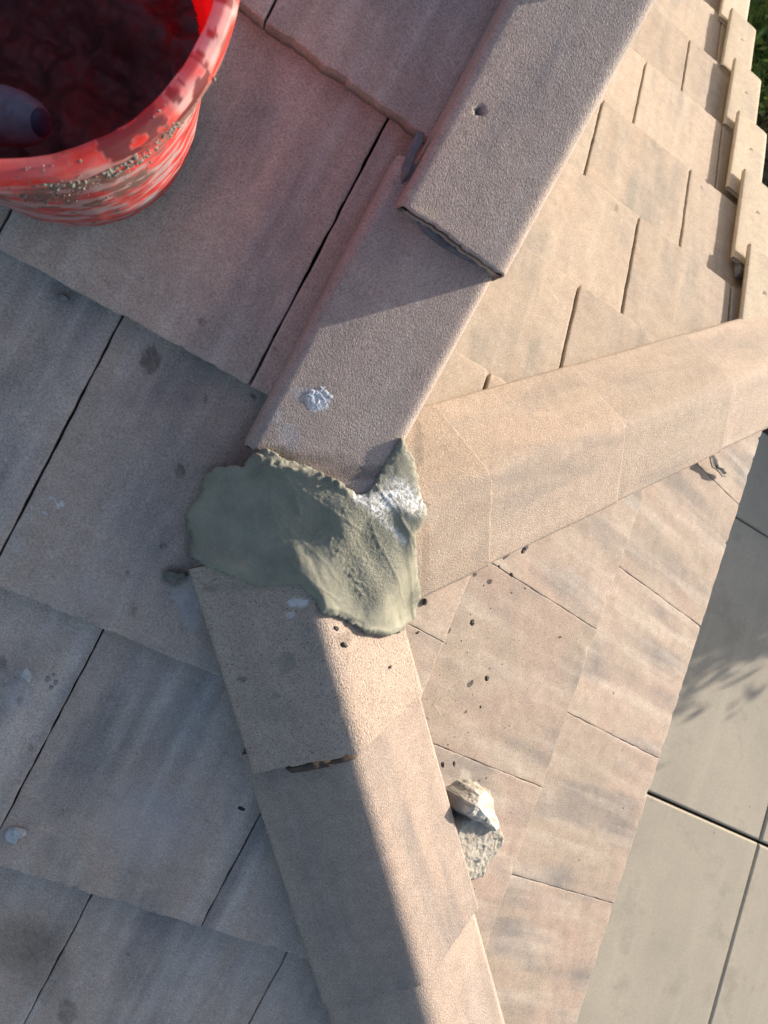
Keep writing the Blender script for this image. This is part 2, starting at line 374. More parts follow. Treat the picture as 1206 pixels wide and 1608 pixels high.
# ------------------------------------------------------------------ cap tiles (rake, hip, gable) as bent slabs
def cap(name, prof, thick, Ln, mw, mat, taper=0.0, step=.005, rough=.0004, seed=0, key=None, holes=(), exp=.34, tilt=.016, ragged=.0015, parent=None, down0=0.0):
    """prof: outer profile points (x across, z up) from left to right; body runs local y 0 (butt) .. Ln (head)"""
    pr = np.array(prof, float)
    seg = np.hypot(*np.diff(pr, axis=0).T); cs = np.r_[0, np.cumsum(seg)]; n = max(8, int(cs[-1] / step))
    t = np.linspace(0, cs[-1], n); ox = np.interp(t, cs, pr[:, 0]); oz = np.interp(t, cs, pr[:, 1])
    for _ in range(3):
        ox[1:-1] = (ox[:-2] + ox[1:-1] * 2 + ox[2:]) / 4; oz[1:-1] = (oz[:-2] + oz[1:-1] * 2 + oz[2:]) / 4
    tx = np.gradient(ox); tz = np.gradient(oz); tl = np.hypot(tx, tz); nx, nz = tz / tl, -tx / tl    # inward normal
    ix, iz = ox + nx * thick, oz + nz * thick
    # round the two long edges a little
    ys = np.r_[0, .0008, .002, .004, .007, np.arange(.007 + step, Ln, step), Ln]
    rows = []
    for y in ys:
        dr = edge_drop(np.array([y]), .0026)[0]
        s = 1 + taper * (1 - y / Ln)
        zz = -y * tilt / exp + down0 * y
        e = np.clip(1 - y / .012, 0, 1)
        yy = y + e * ragged * fbm(ox * 70 + seed * 3.1, oz * 70, 0, seed, 4)
        chp = max(0, 1) * e * np.maximum(noise(ox * 120, oz * 120 + seed, 0, seed + 4) - .5, 0)
        yy = yy + chp * .006
        d = rough * .22 * (fbm(ox * 260 + seed, yy * 200, oz * 260, seed, 2) ) + .0008 * noise(ox * 12, yy * 9 + seed, oz * 12, seed + 9)
        a = np.stack([ox * s - nx * (d - dr), yy, oz + zz - nz * (d - dr)], -1)
        b = np.stack([ix * s, yy, iz + zz], -1)[::-1]
        rows.append(np.vstack([a, b]))
    V = np.array(rows); nr, nc = V.shape[:2]
    # holes: short funnel dents in the outer skin
    W = V.reshape(-1, 3).copy()
    for hx, hy, hr in holes:
        k = np.hypot(W[:, 0] - hx, W[:, 1] - hy); isout = np.tile(np.r_[np.ones(n, bool), np.zeros(n, bool)], nr)
        q = isout & (k < hr * 1.6); W[q, 2] -= .012 * (1 - sstep(hr * .55, hr * 1.25, k[q]))
    F = grid_faces(nr, nc, 0, wrap=True, flip=False)
    for base, fl in ((0, False), ((nr - 1) * nc, True)):
        for i in range(n - 1):
            q = (base + i, base + i + 1, base + nc - 2 - i, base + nc - 1 - i); F.append(q if not fl else q[::-1])
    R3 = np.array(mw.to_3x3()); Wp = W @ R3.T + np.array(mw.translation)
    me = mesh(name, W, F, paint_marks(Wp, key, seed) if key else None)
    return link(name, me, mat, parent, mw)

def ridge_profile(hw, drop, r=.02, n=21):
    k = drop / (math.hypot(hw, r) - r); xs = np.linspace(-hw, hw, n)
    return [(x, -k * (math.hypot(x, r) - r)) for x in xs]

# --- rake tiles running up the shaded slope (flat top, bull-nosed edge, hanging flange)
def rake_prof(xl, xr, top, flange, lip=.006, r=.02, base=.004):
    p = [(xl, base), (xl, top - lip), (xl + lip, top), (xr - r, top)]
    for a in np.linspace(0, math.pi / 2, 7)[1:]:
        p.append((xr - r + r * math.sin(a), top - r + r * math.cos(a)))
    p.append((xr, -flange)); return p
def Lframe(x, y, w=0.0):
    return frame(Vector((1, 0, 0)), Vector((0, CT, ST)), Vector(NORM['L']), Vector((x, y, y * T)) + Vector(NORM['L']) * w)
RG = 'rake tiles running up the shaded slope'
o = cap('rake_tile', rake_prof(-.114, .053, .052, .07, lip=.008, r=.013), .016, .37, Lframe(0, .093), MT_U, step=.0028, seed=11, key='U', tilt=.012, exp=.30, rough=.0005)
tag(o, 'lower rake tile with a white dab, its end bedded in the mortar patch', 'roof tile', RG)
o = cap('rake_tile', rake_prof(-.090, .057, .068, .075, lip=.004, r=.013), .020, .40, Lframe(0, .390), MT_U, step=.0035, seed=12, key='U', tilt=.012, exp=.34, holes=((-.062, .130, .0038),), ragged=.0022, rough=.0006)
tag(o, 'raised rake tile with a nail hole and rough edge', 'roof tile', RG)
o = cap('rake_tile', rake_prof(-.098, .050, .082, .075, lip=.004), .020, .40, Lframe(0, .735), MT_U, step=.006, seed=13, tilt=.012, exp=.34, holes=((-.062, .130, .0038),))
tag(o, 'rake tile at the very top edge, above the one with the nail hole', 'roof tile', RG)
for y in (1.085, 1.435, 1.785, 2.135):
    o = cap('rake_tile', rake_prof(-.098, .050, .082, .075, lip=.004), .020, .40, Lframe(0, y), MT_U, step=.012, seed=int(y * 10), tilt=.012, exp=.34)
    tag(o, 'rake tile further up the rake, beyond the top edge of the photo', 'roof tile', RG)

# --- hip tiles
def Hframe(s, along, w=0.0):     # s=+1: hip towards +x+y ; s=-1: towards +x-y ; local y points up the hip
    d = Vector((1, s, -T)).normalized(); Y = -d
    side = Vector((-s, 1, 0)).normalized() * (1 if s > 0 else 1)
    X = Y.cross(Vector((0, 0, 1))).normalized(); Z = X.cross(Y).normalized()
    O = Vector((along / 2 ** .5, s * along / 2 ** .5, -along / 2 ** .5 * T)) + Z * w
    return frame(X, Y, Z, O)
HP = ridge_profile(.133, .066, .010, 41)
H1L = ['hip tile of the right-hand hip, next to the mortar and widest on screen', 'second hip tile from the mortar on the right-hand hip', 'third hip tile from the mortar on the right-hand hip', 'hip tile at the right edge of the photo, furthest from the mortar']
for i, (al, wz) in enumerate(((.312, .058), (.650, .055), (1.035, .053), (1.40, .051))):
    o = cap('hip_tile', HP, .016, .41 if i else .30, Hframe(1, al, wz), MT_H1, step=.0042 if i < 3 else .007, seed=31 + i, key='H1' if i < 3 else None, tilt=.008, exp=.36, rough=.0008, ragged=.001)
    o.color = ((.98, .96, .94, 1), (1.02, 1.0, .99, 1), (.93, .93, .93, 1), (1.06, 1.05, 1.05, 1))[i]
    tag(o, H1L[i], 'roof tile', 'hip tiles on the right-hand hip')
H2L = ['speckled hip tile just below the mortar, with a gap under its lower end', 'long smooth hip tile beside the loose rock', 'hip tile at the bottom edge of the photo, below the long smooth one', 'hip tile beyond the bottom edge of the photo']
for i, (al, wz, hw, dp) in enumerate(((.262, .066, .124, .066), (.662, .052, .133, .066), (1.03, .050, .133, .066), (1.40, .050, .133, .066))):
    o = cap('hip_tile', ridge_profile(hw, dp - .004, .009, 41), .016, .290 if i == 0 else .43, Hframe(-1, al, wz), MT_H2 if i else MT_H2P, taper=.04, step=.0035 if i < 2 else .007, seed=41 + i, key='H2' if i == 0 else None, tilt=.012, exp=.37, rough=.0008 if i == 0 else .0003, ragged=.0014)
    tag(o, H2L[i], 'roof tile', 'hip tiles on the lower hip')

# --- gable trim tiles along the far edge of the right slope
def Rframe(x, y, w=0.0, yaw=.036):
    X = Vector((-1, 0, 0)); Y = Vector((0, -CT, ST)); Z = Vector(NORM['R'])
    X2 = (X * math.cos(yaw) - Y * math.sin(yaw)); Y2 = (Y * math.cos(yaw) + X * math.sin(yaw))
    return frame(X2, Y2, Z, Vector((x, y, -y * T)) + Z * w)
GY = [(1.255, .808), (1.56, .795), (1.835, .777), (2.13, .765), (2.45, .752), (2.76, .740), (3.07, .727)]
GL = ['gable trim tile running under the right-hand hip, dark sealant lump beside it', 'second gable trim tile above the hip', 'third gable trim tile above the hip', 'fourth gable trim tile above the hip', 'fifth gable trim tile above the hip, beside the green shrub', 'gable trim tile at the top edge of the photo', 'gable trim tile beyond the top edge of the photo', 'topmost gable trim tile beyond the photo']
for i, (gy, gx) in enumerate(GY):
    pf = [(-.128, -.075), (-.128, .028)] + [(-.128 + .010 * (1 - math.cos(a)), .028 + .010 * math.sin(a)) for a in np.linspace(0, math.pi / 2, 6)[1:]] + [(-.004, .038), (0, .0365)]
    o = cap('rake_tile', pf, .010, .37, Rframe(gx + .016, gy), MT_G, step=.006, seed=60 + i, tilt=.024, exp=.30, holes=((-.062, .14, .0042),), rough=.0002, ragged=.0006)
    tag(o, GL[i], 'roof tile', 'pale trim tiles along the gable edge')

# ------------------------------------------------------------------ the mortar patch
G0, G1, GS = -.34, .46, .002
gx = np.arange(G0, G1, GS); GX, GY_ = np.meshgrid(gx, gx - .12, indexing='ij')
def hip_h(x, y, s, hw, crest, drop, r, al_max):
    u = (x + s * y) / 2 ** .5; lt = (-s * x + y) / 2 ** .5
    k = drop / (math.hypot(hw, r) - r)
    z = -.2508 * u + crest - k * (np.hypot(lt, r) - r)
    z = z - .45 * np.maximum(.03 - u, 0)
    return np.where((np.abs(lt) < hw) & (u > -.16) & (u < al_max), z, -9)
def under(x, y):
    z = np.where(x < .02, y * T, np.minimum(np.minimum(-x * T, -np.abs(y) * T), y * T + (y > 0) * 9))
    z = np.where((x >= .02) & (y < 0), np.minimum(-x * T, y * T), z)
    z = np.maximum(z, hip_h(x, y, 1, .133, .060, .070, .022, .6)); z = np.maximum(z, hip_h(x, y, -1, .124, .062, .066, .02, .6))
    ub = np.where((x > -.126) & (x < .056) & (y > .072), y * T + .0545, -9)
    e = np.maximum((x + .10) * -.68 + (y - .07) * -.73, 0)
    fill = y * T + .0625 - .05 * np.maximum(x + .1, 0) + .006 * np.exp(-((y - .07 - (x + .1) * .1) / .03) ** 2) - .55 * e - .30 * np.maximum(x - .045, 0) - .9 * np.maximum(-.13 - x, 0)
    fill = np.where((y < .125) | (x > .05), fill, -9)
    return np.maximum(z, ub), np.maximum(np.maximum(z, ub), np.where((x > -.2) & (y > -.14) & (x < .16), fill, -9))
from mathutils.bvhtree import BVHTree
TREES = []
for o_ in list(COL.objects):
    if o_.type == 'MESH' and (o_.name.startswith('hip_tile') or o_.name.startswith('rake_tile')) and (o_.matrix_basis.translation - Vector((0, 0, 0))).length < .75:
        vs = [o_.matrix_basis @ v.co for v in o_.data.vertices]; TREES.append(BVHTree.FromPolygons(vs, [tuple(p.vertices) for p in o_.data.polygons]))
def cast(X, Y, base):
    out = base.copy(); dn = Vector((0, 0, -1))
    for i in range(X.shape[0]):
        for j in range(X.shape[1]):
            for t_ in TREES:
                h_ = t_.ray_cast(Vector((X[i, j], Y[i, j], .6)), dn)[0]
                if h_ is not None and h_.z > out[i, j]: out[i, j] = h_.z
    return out
_, H0F = under(GX, GY_); kx, ky = (gx > -.24) & (gx < .26), ((gx - .12) > -.24) & ((gx - .12) < .26)
H0 = np.where(GX < .02, GY_ * T, np.minimum(np.minimum(-GX * T, -np.abs(GY_) * T), GY_ * T + (GY_ > 0) * 9)); ii = np.ix_(kx, ky); H0[ii] = cast(GX[ii], GY_[ii], H0[ii]); H0F = np.maximum(H0F, H0)
def blur(a, s):
    r = int(3 * s); k = np.exp(-.5 * (np.arange(-r, r + 1) / s) ** 2); k /= k.sum()
    b = np.pad(a, r, mode='edge'); b = np.apply_along_axis(lambda v: np.convolve(v, k, 'valid'), 0, b); return np.apply_along_axis(lambda v: np.convolve(v, k, 'valid'), 1, b)
HB = blur(H0F, 9)
HM = np.maximum(HB, blur(H0, 5) + .004)
def sample(A, x, y):
    i = np.clip((x - G0) / GS, 0, A.shape[0] - 1.001); j = np.clip((y - (G0 - .12)) / GS, 0, A.shape[1] - 1.001)
    a, b = int(i), int(j); u, v = i - a, j - b
    return (A[a, b] * (1 - u) + A[a + 1, b] * u) * (1 - v) + (A[a, b + 1] * (1 - u) + A[a + 1, b + 1] * u) * v
def hit(px, A, add=.0):
    d = ray(px); t = .5
    for _ in range(900):
        p = CAMC + d * t
        if p[2] < sample(A, p[0], p[1]) + add: break
        t += .0008
    return p
OUTC = [(300,460),(318,425),(350,395),(400,378),(440,395),(470,425),(520,440),(560,452),(600,468),(650,492),(700,520),(750,552),(790,580),(825,575),(850,530),(880,482),(910,430),(940,380),(965,335),(985,355),(1005,395),(1030,440),(1045,500),(1052,570),(1082,640),(1075,680),(1045,722),(1028,745),(1033,800),(1036,860),(1045,940),(1050,1020),(1025,1105),(980,1148),(900,1178),(820,1165),(760,1130),(700,1100),(640,1085),(600,1030),(570,985),(520,960),(440,965),(370,970),(300,945),(200,905),(140,880),(90,850),(72,810),(85,750),(60,680),(85,620),(130,560),(140,490),(190,455),(260,452)]
OP = [hit((270 + a / 2.68, 560 + b / 2.68), HM, .004)[:2] for a, b in OUTC]
# resample the outline finely and roughen it
OPa = np.array(OP); OPn = np.vstack([OPa, OPa[:1]]); sl_ = np.hypot(*np.diff(OPn, axis=0).T); cs_ = np.r_[0, np.cumsum(sl_)]
tt = np.linspace(0, cs_[-1], 500, endpoint=False); bx, by = np.interp(tt, cs_, OPn[:, 0]), np.interp(tt, cs_, OPn[:, 1])
for _ in range(2): bx = (np.roll(bx, 1) + 2 * bx + np.roll(bx, -1)) / 4; by = (np.roll(by, 1) + 2 * by + np.roll(by, -1)) / 4
jit = .0016 * fbm(tt * 130, 0, 0, 3, 3); tx_, ty_ = np.roll(bx, -1) - np.roll(bx, 1), np.roll(by, -1) - np.roll(by, 1); tn = np.hypot(tx_, ty_)
bx = bx + ty_ / tn * jit; by = by - tx_ / tn * jit
def inside(x, y):
    r = np.zeros(x.shape, bool); n = len(bx)
    for i in range(n):
        j = (i + 1) % n; c = ((by[i] > y) != (by[j] > y)); 
        if not c.any(): continue
        r ^= c & (x < (bx[j] - bx[i]) * (y - by[i]) / (by[j] - by[i] + 1e-12) + bx[i])
    return r
MS = .0016
mx_ = np.arange(bx.min() - .006, bx.max() + .006, MS); my_ = np.arange(by.min() - .006, by.max() + .006, MS)
AX, AY = np.meshgrid(mx_, my_, indexing='ij')
IN = inside(AX, AY)
D = np.full(AX.shape, 9.0)
for i in range(0, len(bx)): D = np.minimum(D, (AX - bx[i]) ** 2 + (AY - by[i]) ** 2)
D = np.sqrt(D) * np.where(IN, 1, -1)
def samp_arr(A, x, y):
    i = np.clip((x - G0) / GS, 0, A.shape[0] - 1.001); j = np.clip((y - (G0 - .12)) / GS, 0, A.shape[1] - 1.001)
    a = i.astype(int); b = j.astype(int); u, v = i - a, j - b
    return (A[a, b] * (1 - u) + A[a + 1, b] * u) * (1 - v) + (A[a, b + 1] * (1 - u) + A[a + 1, b + 1] * u) * v
base = samp_arr(HM, AX, AY); raw = samp_arr(H0, AX, AY); raw = cast(AX, AY, np.where(raw < 9, np.where(AX < .02, AY * T, np.minimum(-AX * T, -np.abs(AY) * T)), raw))
th_ = .006 + .004 * fbm(AX * 14, AY * 14, 0, 21, 2)
prof = np.clip(D / .009, 0, 1) ** .5
z = np.maximum(base, raw * .8 + base * .2) + th_ * prof
z = np.where(D < .012, np.maximum(z, raw + .004 * prof), z)
# trowel strokes: flat facets meeting in soft ridges, sweeping from upper left to lower right
pc = lambda px: hit(px, HM, .006)[:2]
def stroke(p0, p1, width, hgt, ridge=.0, seed=0):
    global z; ridge *= .45; hgt *= .6
    a, b = pc(p0), pc(p1); d = b - a; L_ = np.hypot(*d); d = d / L_; n_ = np.array([-d[1], d[0]])
    u = (AX - a[0]) * d[0] + (AY - a[1]) * d[1]; v = (AX - a[0]) * n_[0] + (AY - a[1]) * n_[1]
    v = v + .12 * (u - L_ / 2) ** 2 / L_ * (1 if seed % 2 else -1) + .0012 * noise(u * 60, seed, 0, seed)
    m_ = sstep(-.01, .012, u) * (1 - sstep(L_ - .012, L_ + .01, u))
    z = z + hgt * m_ * np.exp(-(v / width) ** 2) + ridge * m_ * np.exp(-((v - width * 1.3) / .0016) ** 2)
stroke((470, 690), (640, 880), .020, -.004, .0022, 1); stroke((395, 770), (560, 880), .022, -.0035, .0018, 2)
stroke((330, 740), (360, 880), .014, -.002, .0012, 3); stroke((560, 830), (620, 960), .012, -.003, .002, 4)
stroke((600, 770), (640, 900), .010, -.0025, .0016, 5); stroke((420, 735), (560, 760), .006, .0045, .0, 6)
stroke((600, 760), (635, 700), .008, -.003, .0015, 7); stroke((630, 800), (665, 815), .006, .004, .001, 8)
stroke((440, 760), (470, 800), .012, -.005, .0022, 9); stroke((520, 800), (575, 900), .008, .002, .0012, 10)
stroke((645, 880), (655, 970), .004, .003, .0012, 11); stroke((440, 900), (520, 960), .01, -.002, .001, 12)
stroke((345, 750), (368, 900), .016, .004, .0016, 13); stroke((375, 800), (400, 900), .010, -.002, .0012, 14); stroke((420, 830), (520, 930), .014, .003, .001, 15)
# thick lip along the butt of the rake tile and along the lower edge
CX, CY = AX, AY
camv = np.stack([AX, AY, z], -1) - CAMC; pcx = camv @ RWC.T; PX = 603 + FPX * pcx[..., 0] / pcx[..., 2]; PY = 804 + FPX * pcx[..., 1] / pcx[..., 2]
def near_line(pts, wd):
    best = np.full(AX.shape, 1e9)
    for (x0, y0), (x1, y1) in zip(pts[:-1], pts[1:]):
        dx, dy = x1 - x0, y1 - y0; t = np.clip(((PX - x0) * dx + (PY - y0) * dy) / (dx * dx + dy * dy), 0, 1)
        best = np.minimum(best, np.hypot(PX - x0 - t * dx, PY - y0 - t * dy))
    return np.exp(-(best / wd) ** 2)
lip = near_line([(455, 738), (480, 735), (510, 745), (545, 770)], 5); z = z + .005 * lip * (1 + .6 * noise(AX * 180, AY * 180, 0, 8))
lip2 = near_line([(545, 985), (580, 990), (615, 995), (650, 970)], 5); z = z + .003 * lip2
dig = near_line([(445, 745), (480, 790), (472, 812)], 7); 
sc_ = near_line([(470, 805), (462, 770), (445, 745)], 4); z = z + .002 * sc_
# crumbly lumps at the rake-tile corner and the gritty diagonal band
lump = near_line([(395, 720), (420, 712), (438, 722), (400, 745)], 14)
lump2 = near_line([(415, 755), (425, 790), (440, 820), (520, 850), (570, 930)], 9)
grit = np.clip(near_line([(440, 800), (560, 850)], 26) * .5 + near_line([(500, 760), (560, 830), (575, 920)], 30) * .9 + near_line([(500, 760), (590, 800), (600, 900)], 40) * .5 + lump + near_line([(610, 760), (650, 800)], 26) * .7, 0, 1)
z = z + lump * (.002 + .004 * np.maximum(noise(AX * 210, AY * 210, 0, 31), -.2)) + lump2 * .0012 * np.maximum(noise(AX * 260, AY * 260, 0, 33), 0) * 1.6
z = z + grit * (.0004 * fbm(AX * 420, AY * 380, 0, 41, 2)) + .00022 * fbm(AX * 200, AY * 200, 0, 43, 2) + (1 - grit) * .0003 * noise((AX + AY) * 120, (AX - AY) * 25, 0, 44)
edge_g = np.exp(-(D / .006) ** 2); z = z + edge_g * .0014 * fbm(AX * 200, AY * 200, 0, 47, 3)
wht = np.clip(near_line([(600, 790), (625, 770), (650, 790)], 17) * 1.1 + near_line([(560, 780), (572, 785)], 8) + near_line([(585, 800), (635, 850)], 6) * .6, 0, 1)
wht = np.where(((PX > 555)), wht, 0)
idx = -np.ones(AX.shape, int); keep = D > -.0005; idx[keep] = np.arange(keep.sum())
z = np.where(D > .0025, np.maximum(z, raw + .0012 + .0006 * noise(AX * 150, AY * 150, 0, 51)), z)
zt = np.where(D < .0009, np.minimum(z, raw + .002), z)
V = np.stack([AX[keep], AY[keep], zt[keep]], -1)
cols = np.stack([wht[keep], grit[keep], np.zeros(keep.sum()), np.ones(keep.sum())], -1)
F = []
a_, b_, c_, d_ = idx[:-1, :-1], idx[1:, :-1], idx[1:, 1:], idx[:-1, 1:]
ok = (a_ >= 0) & (b_ >= 0) & (c_ >= 0) & (d_ >= 0)
F = [tuple(q) for q in np.stack([a_[ok], b_[ok], c_[ok], d_[ok]], -1).tolist()]
me = mesh('mortar', V, F, cols)
bm = bmesh.new(); bm.from_mesh(me)      # close it: skirt down to below the surface
be = [e for e in bm.edges if e.is_boundary]
r = bmesh.ops.extrude_edge_only(bm, edges=be)
for v in [g for g in r['geom'] if isinstance(g, bmesh.types.BMVert)]: v.co.z -= .02
loose = [v for v in bm.verts if not v.link_faces]; bmesh.ops.delete(bm, geom=loose, context='VERTS')
bmesh.ops.recalc_face_normals(bm, faces=bm.faces); bm.to_mesh(me); bm.free()
o = link('mortar_patch', me, M_MORTAR); tag(o, 'fresh green-grey mortar patch trowelled over the meeting point of the hips and rake', 'mortar')

# ------------------------------------------------------------------ bucket with mortar and trowel
def bucket_mat():
    m, n, l, p = newmat('red_plastic'); tc = nd(n, 'ShaderNodeTexCoord'); v = tc.outputs['Object']
    # cylindrical coordinates round the bucket for streaky scuffs
    sp = nd(n, 'ShaderNodeSeparateXYZ'); l.new(v, sp.inputs[0]); at = nd(n, 'ShaderNodeMath', operation='ARCTAN2'); l.new(sp.outputs[1], at.inputs[0]); l.new(sp.outputs[0], at.inputs[1])
    cb = nd(n, 'ShaderNodeCombineXYZ'); l.new(at.outputs[0], cb.inputs[0]); l.new(sp.outputs[2], cb.inputs[1])
    mp = nd(n, 'ShaderNodeMapping'); mp.inputs['Scale'].default_value = (3.2, 95, 1); mp.inputs['Rotation'].default_value = (0, 0, .0); l.new(cb.outputs[0], mp.inputs['Vector'])
    sc = noise_tex(n, l, mp.outputs[0], 1.0, 5, .65); big = noise_tex(n, l, v, 11, 3, .5)
    m1 = nd(n, 'ShaderNodeMath', operation='MULTIPLY'); l.new(ramp(n, l, sc, [(.40, g3(0)), (.56, g3(1))]), m1.inputs[0]); l.new(ramp(n, l, big, [(.38, g3(.45)), (.55, g3(1))]), m1.inputs[1])
    m1b = nd(n, 'ShaderNodeMath', operation='MULTIPLY'); l.new(m1.outputs[0], m1b.inputs[0]); m1b.inputs[1].default_value = .4
    c = mix(n, l, (.85, .035, .02), (.55, .46, .48), m1b.outputs[0])
    pk = noise_tex(n, l, v, 25, 4, .6); c = mix(n, l, c, (.66, .12, .10), ramp(n, l, pk, [(.4, g3(0)), (.7, g3(.4))]))
    splash = noise_tex(n, l, v, 60, 5, .7); c = mix(n, l, c, (.10, .095, .09), ramp(n, l, splash, [(.57, g3(0)), (.64, g3(.85))]))
    ca = nd(n, 'ShaderNodeAttribute', attribute_name='mark'); c = mix(n, l, c, ca.outputs['Color'], ca.outputs['Alpha'])
    l.new(c, p.inputs['Base Color']); p.inputs['Roughness'].default_value = .45
    b = nd(n, 'ShaderNodeBump'); b.inputs['Strength'].default_value = .4; b.inputs['Distance'].default_value = .002; l.new(sc, b.inputs['Height']); l.new(b.outputs[0], p.inputs['Normal'])
    tr = nd(n, 'ShaderNodeBsdfTranslucent'); tr.inputs['Color'].default_value = (.85, .02, .012, 1)
    mx = nd(n, 'ShaderNodeMixShader'); mx.inputs[0].default_value = .4; l.new(p.outputs[0], mx.inputs[1]); l.new(tr.outputs[0], mx.inputs[2])
    l.new(mx.outputs[0], n['Material Output'].inputs['Surface']); return m
M_BUCKET = bucket_mat()
BAX = Vector(NORM['L']) + Vector((0, CT, ST)) * .061; BAX.normalize()
BC = Vector((-.441, 0, 0)) + Vector((0, CT, ST)) * .336 + Vector(NORM['L']) * .004
bX = Vector((1, 0, 0)); bY = BAX.cross(bX).normalized(); bX = bY.cross(BAX).normalized()
MB = frame(bX, bY, BAX, BC); BINV = MB.inverted()
bucket = empty('bucket'); bucket.matrix_world = MB
tag(bucket, 'red plastic bucket with a mortar-splattered scuffed rim standing on the shaded tiles', 'bucket')
RB, RT, BH = .132, .160, .325
def lathe(name, pr, nseg, mat, parent, mw=None, jitter=0.0, seed=0, marks=None):
    V = []; 
    for k, (r_, z_) in enumerate(pr):
        a = np.arange(nseg) * 2 * math.pi / nseg
        rr = r_ + jitter * noise(np.cos(a) * 12, np.sin(a) * 12, z_ * 40, seed)
        V.append(np.stack([rr * np.cos(a), rr * np.sin(a), np.full(nseg, z_)], -1))
    V = np.array(V); F = grid_faces(len(pr), nseg, 0, wrap=True)
    VV = V.reshape(-1, 3)
    me = mesh(name, VV, F, marks(VV) if marks else None); return link(name, me, mat, parent, mw)
def wr(zz): return RB + (RT - RB) * zz / BH
th = .0026
outer = [(0.001, .0), (RB * .6, .0), (RB - .006, .0), (RB, .005)] + [(wr(q), q) for q in np.linspace(.02, .262, 14)] + [(wr(.264), .264), (wr(.266) + .0035, .267), (wr(.272) + .0035, .273), (wr(.275), .276)] 
inner = [(wr(q) - th, q) for q in np.linspace(.300, .01, 16)] + [(RB * .6, .008), (.001, .008)]
def body_marks(P):
    a = np.degrees(np.arctan2(P[:, 1], P[:, 0])); ca, sa = np.cos(np.radians(a)), np.sin(np.radians(a)); r_ = np.hypot(P[:, 0], P[:, 1]); z_ = P[:, 2]
    out_ = r_ > wr(z_) - .0012; n1 = fbm(ca * 7 + sa * 3, sa * 7, z_ * 55, 81, 4); n2 = fbm(ca * 4, sa * 4, z_ * 90, 84, 4)
    m_ = np.exp(-((a + 55) / 42) ** 2); film = sstep(.0, .2, n1 + m_ * .75 - .25 - np.abs(z_ - .255) * 4) * .92; white = sstep(-.1, .3, n2 + m_ * .35 - .15) * .8 * (z_ < .25)
    o_ = np.zeros((len(P), 4)); o_[:, :3] = np.where((film > white)[:, None], (.20, .19, .165), (.56, .54, .55)); o_[:, 3] = np.maximum(film, white) * out_
    # inside: patchy dark red-brown, denser towards the bottom
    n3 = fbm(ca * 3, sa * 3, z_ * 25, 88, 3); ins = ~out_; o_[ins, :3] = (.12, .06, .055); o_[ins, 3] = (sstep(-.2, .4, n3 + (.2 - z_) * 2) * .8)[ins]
    return o_
oz = [outer[i] for i in range(4)] + [(wr(q), q) for q in np.linspace(.012, .262, 70)] + outer[-4:]
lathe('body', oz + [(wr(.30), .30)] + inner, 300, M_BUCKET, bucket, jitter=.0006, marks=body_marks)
def rim_marks(P):
    out = np.zeros((len(P), 4)); a = np.arctan2(P[:, 1], P[:, 0])
    nn = fbm(np.cos(a) * 9, np.sin(a) * 9, P[:, 2] * 120, 77, 4) 
    ad = np.degrees(a); nn = nn + .25 * np.exp(-((ad + 42) / 22) ** 2) + .5 * np.exp(-((ad + 12) / 7) ** 2); al = sstep(.36, .46, nn); low = P[:, 2] < .296; out[:, :3] = np.where(low[:, None], (.20, .19, .155), (.05, .05, .055)); al = np.where(low, sstep(-.1, .2, nn), al); out[:, 3] = al * .9
    n2 = fbm(np.cos(a) * 5 + 9, np.sin(a) * 5, P[:, 2] * 60, 78, 4); pale = sstep(-.1, .3, n2) * .72
    q = al < .2; out[q, :3] = (.62, .53, .52); out[q, 3] = pale[q]; return out
rp = [(wr(.296) + .001, .286), (wr(.296) + .010, .287), (wr(.296) + .0115, .291), (wr(.296) + .008, .296), (wr(.300) + .0095, .303), (wr(.31) + .0125, .308), (wr(.31) + .0135, .316), (RT + .0125, .324), (RT + .010, .3285), (RT + .005, .331), (RT, .3305), (RT - .003, .328), (RT - .004, .318), (wr(.29) - .0035, .288), (wr(.28) - .001, .283)]
rpa = np.array(rp); kk = np.linspace(0, len(rp) - 1, 64); rp = list(zip(np.interp(kk, range(len(rp)), rpa[:, 0]), np.interp(kk, range(len(rp)), rpa[:, 1])))
lathe('rim', rp, 400, M_BUCKET, bucket, jitter=.0007, seed=5, marks=rim_marks)
# clumps of mortar stuck on the rim: one object of its own, crusted on the visible side
rg = random.Random(3)
def blobs(name, pts, mat, parent=None, sub=1, seed=0, flat=.7):
    bm = bmesh.new()
    for (p, r_) in pts:
        m_ = Matrix.Translation(p) @ Matrix.Rotation(rg.uniform(0, 6), 4, Vector((rg.random(), rg.random(), rg.random())).normalized()) @ Matrix.Diagonal((r_ * rg.uniform(.7, 1.4), r_ * rg.uniform(.6, 1.2), r_ * flat, 1))
        g = bmesh.ops.create_icosphere(bm, subdivisions=sub, radius=1.0, matrix=m_)
        for v in g['verts']:
            d = noise(v.co.x * 300, v.co.y * 300, v.co.z * 300, seed); v.co += (v.co - Vector(p)) * float(d) * .45
    me = bpy.data.meshes.new(name); bm.to_mesh(me); bm.free(); return link(name, me, mat, parent)
M_CRUST = simple('mortar_crust', (.19, .185, .165), .95, 150, .45, .7, .002)
def pol(a_deg, r_, z_): a = math.radians(a_deg); return Vector((r_ * math.cos(a), r_ * math.sin(a), z_))
pts = []
k = 0
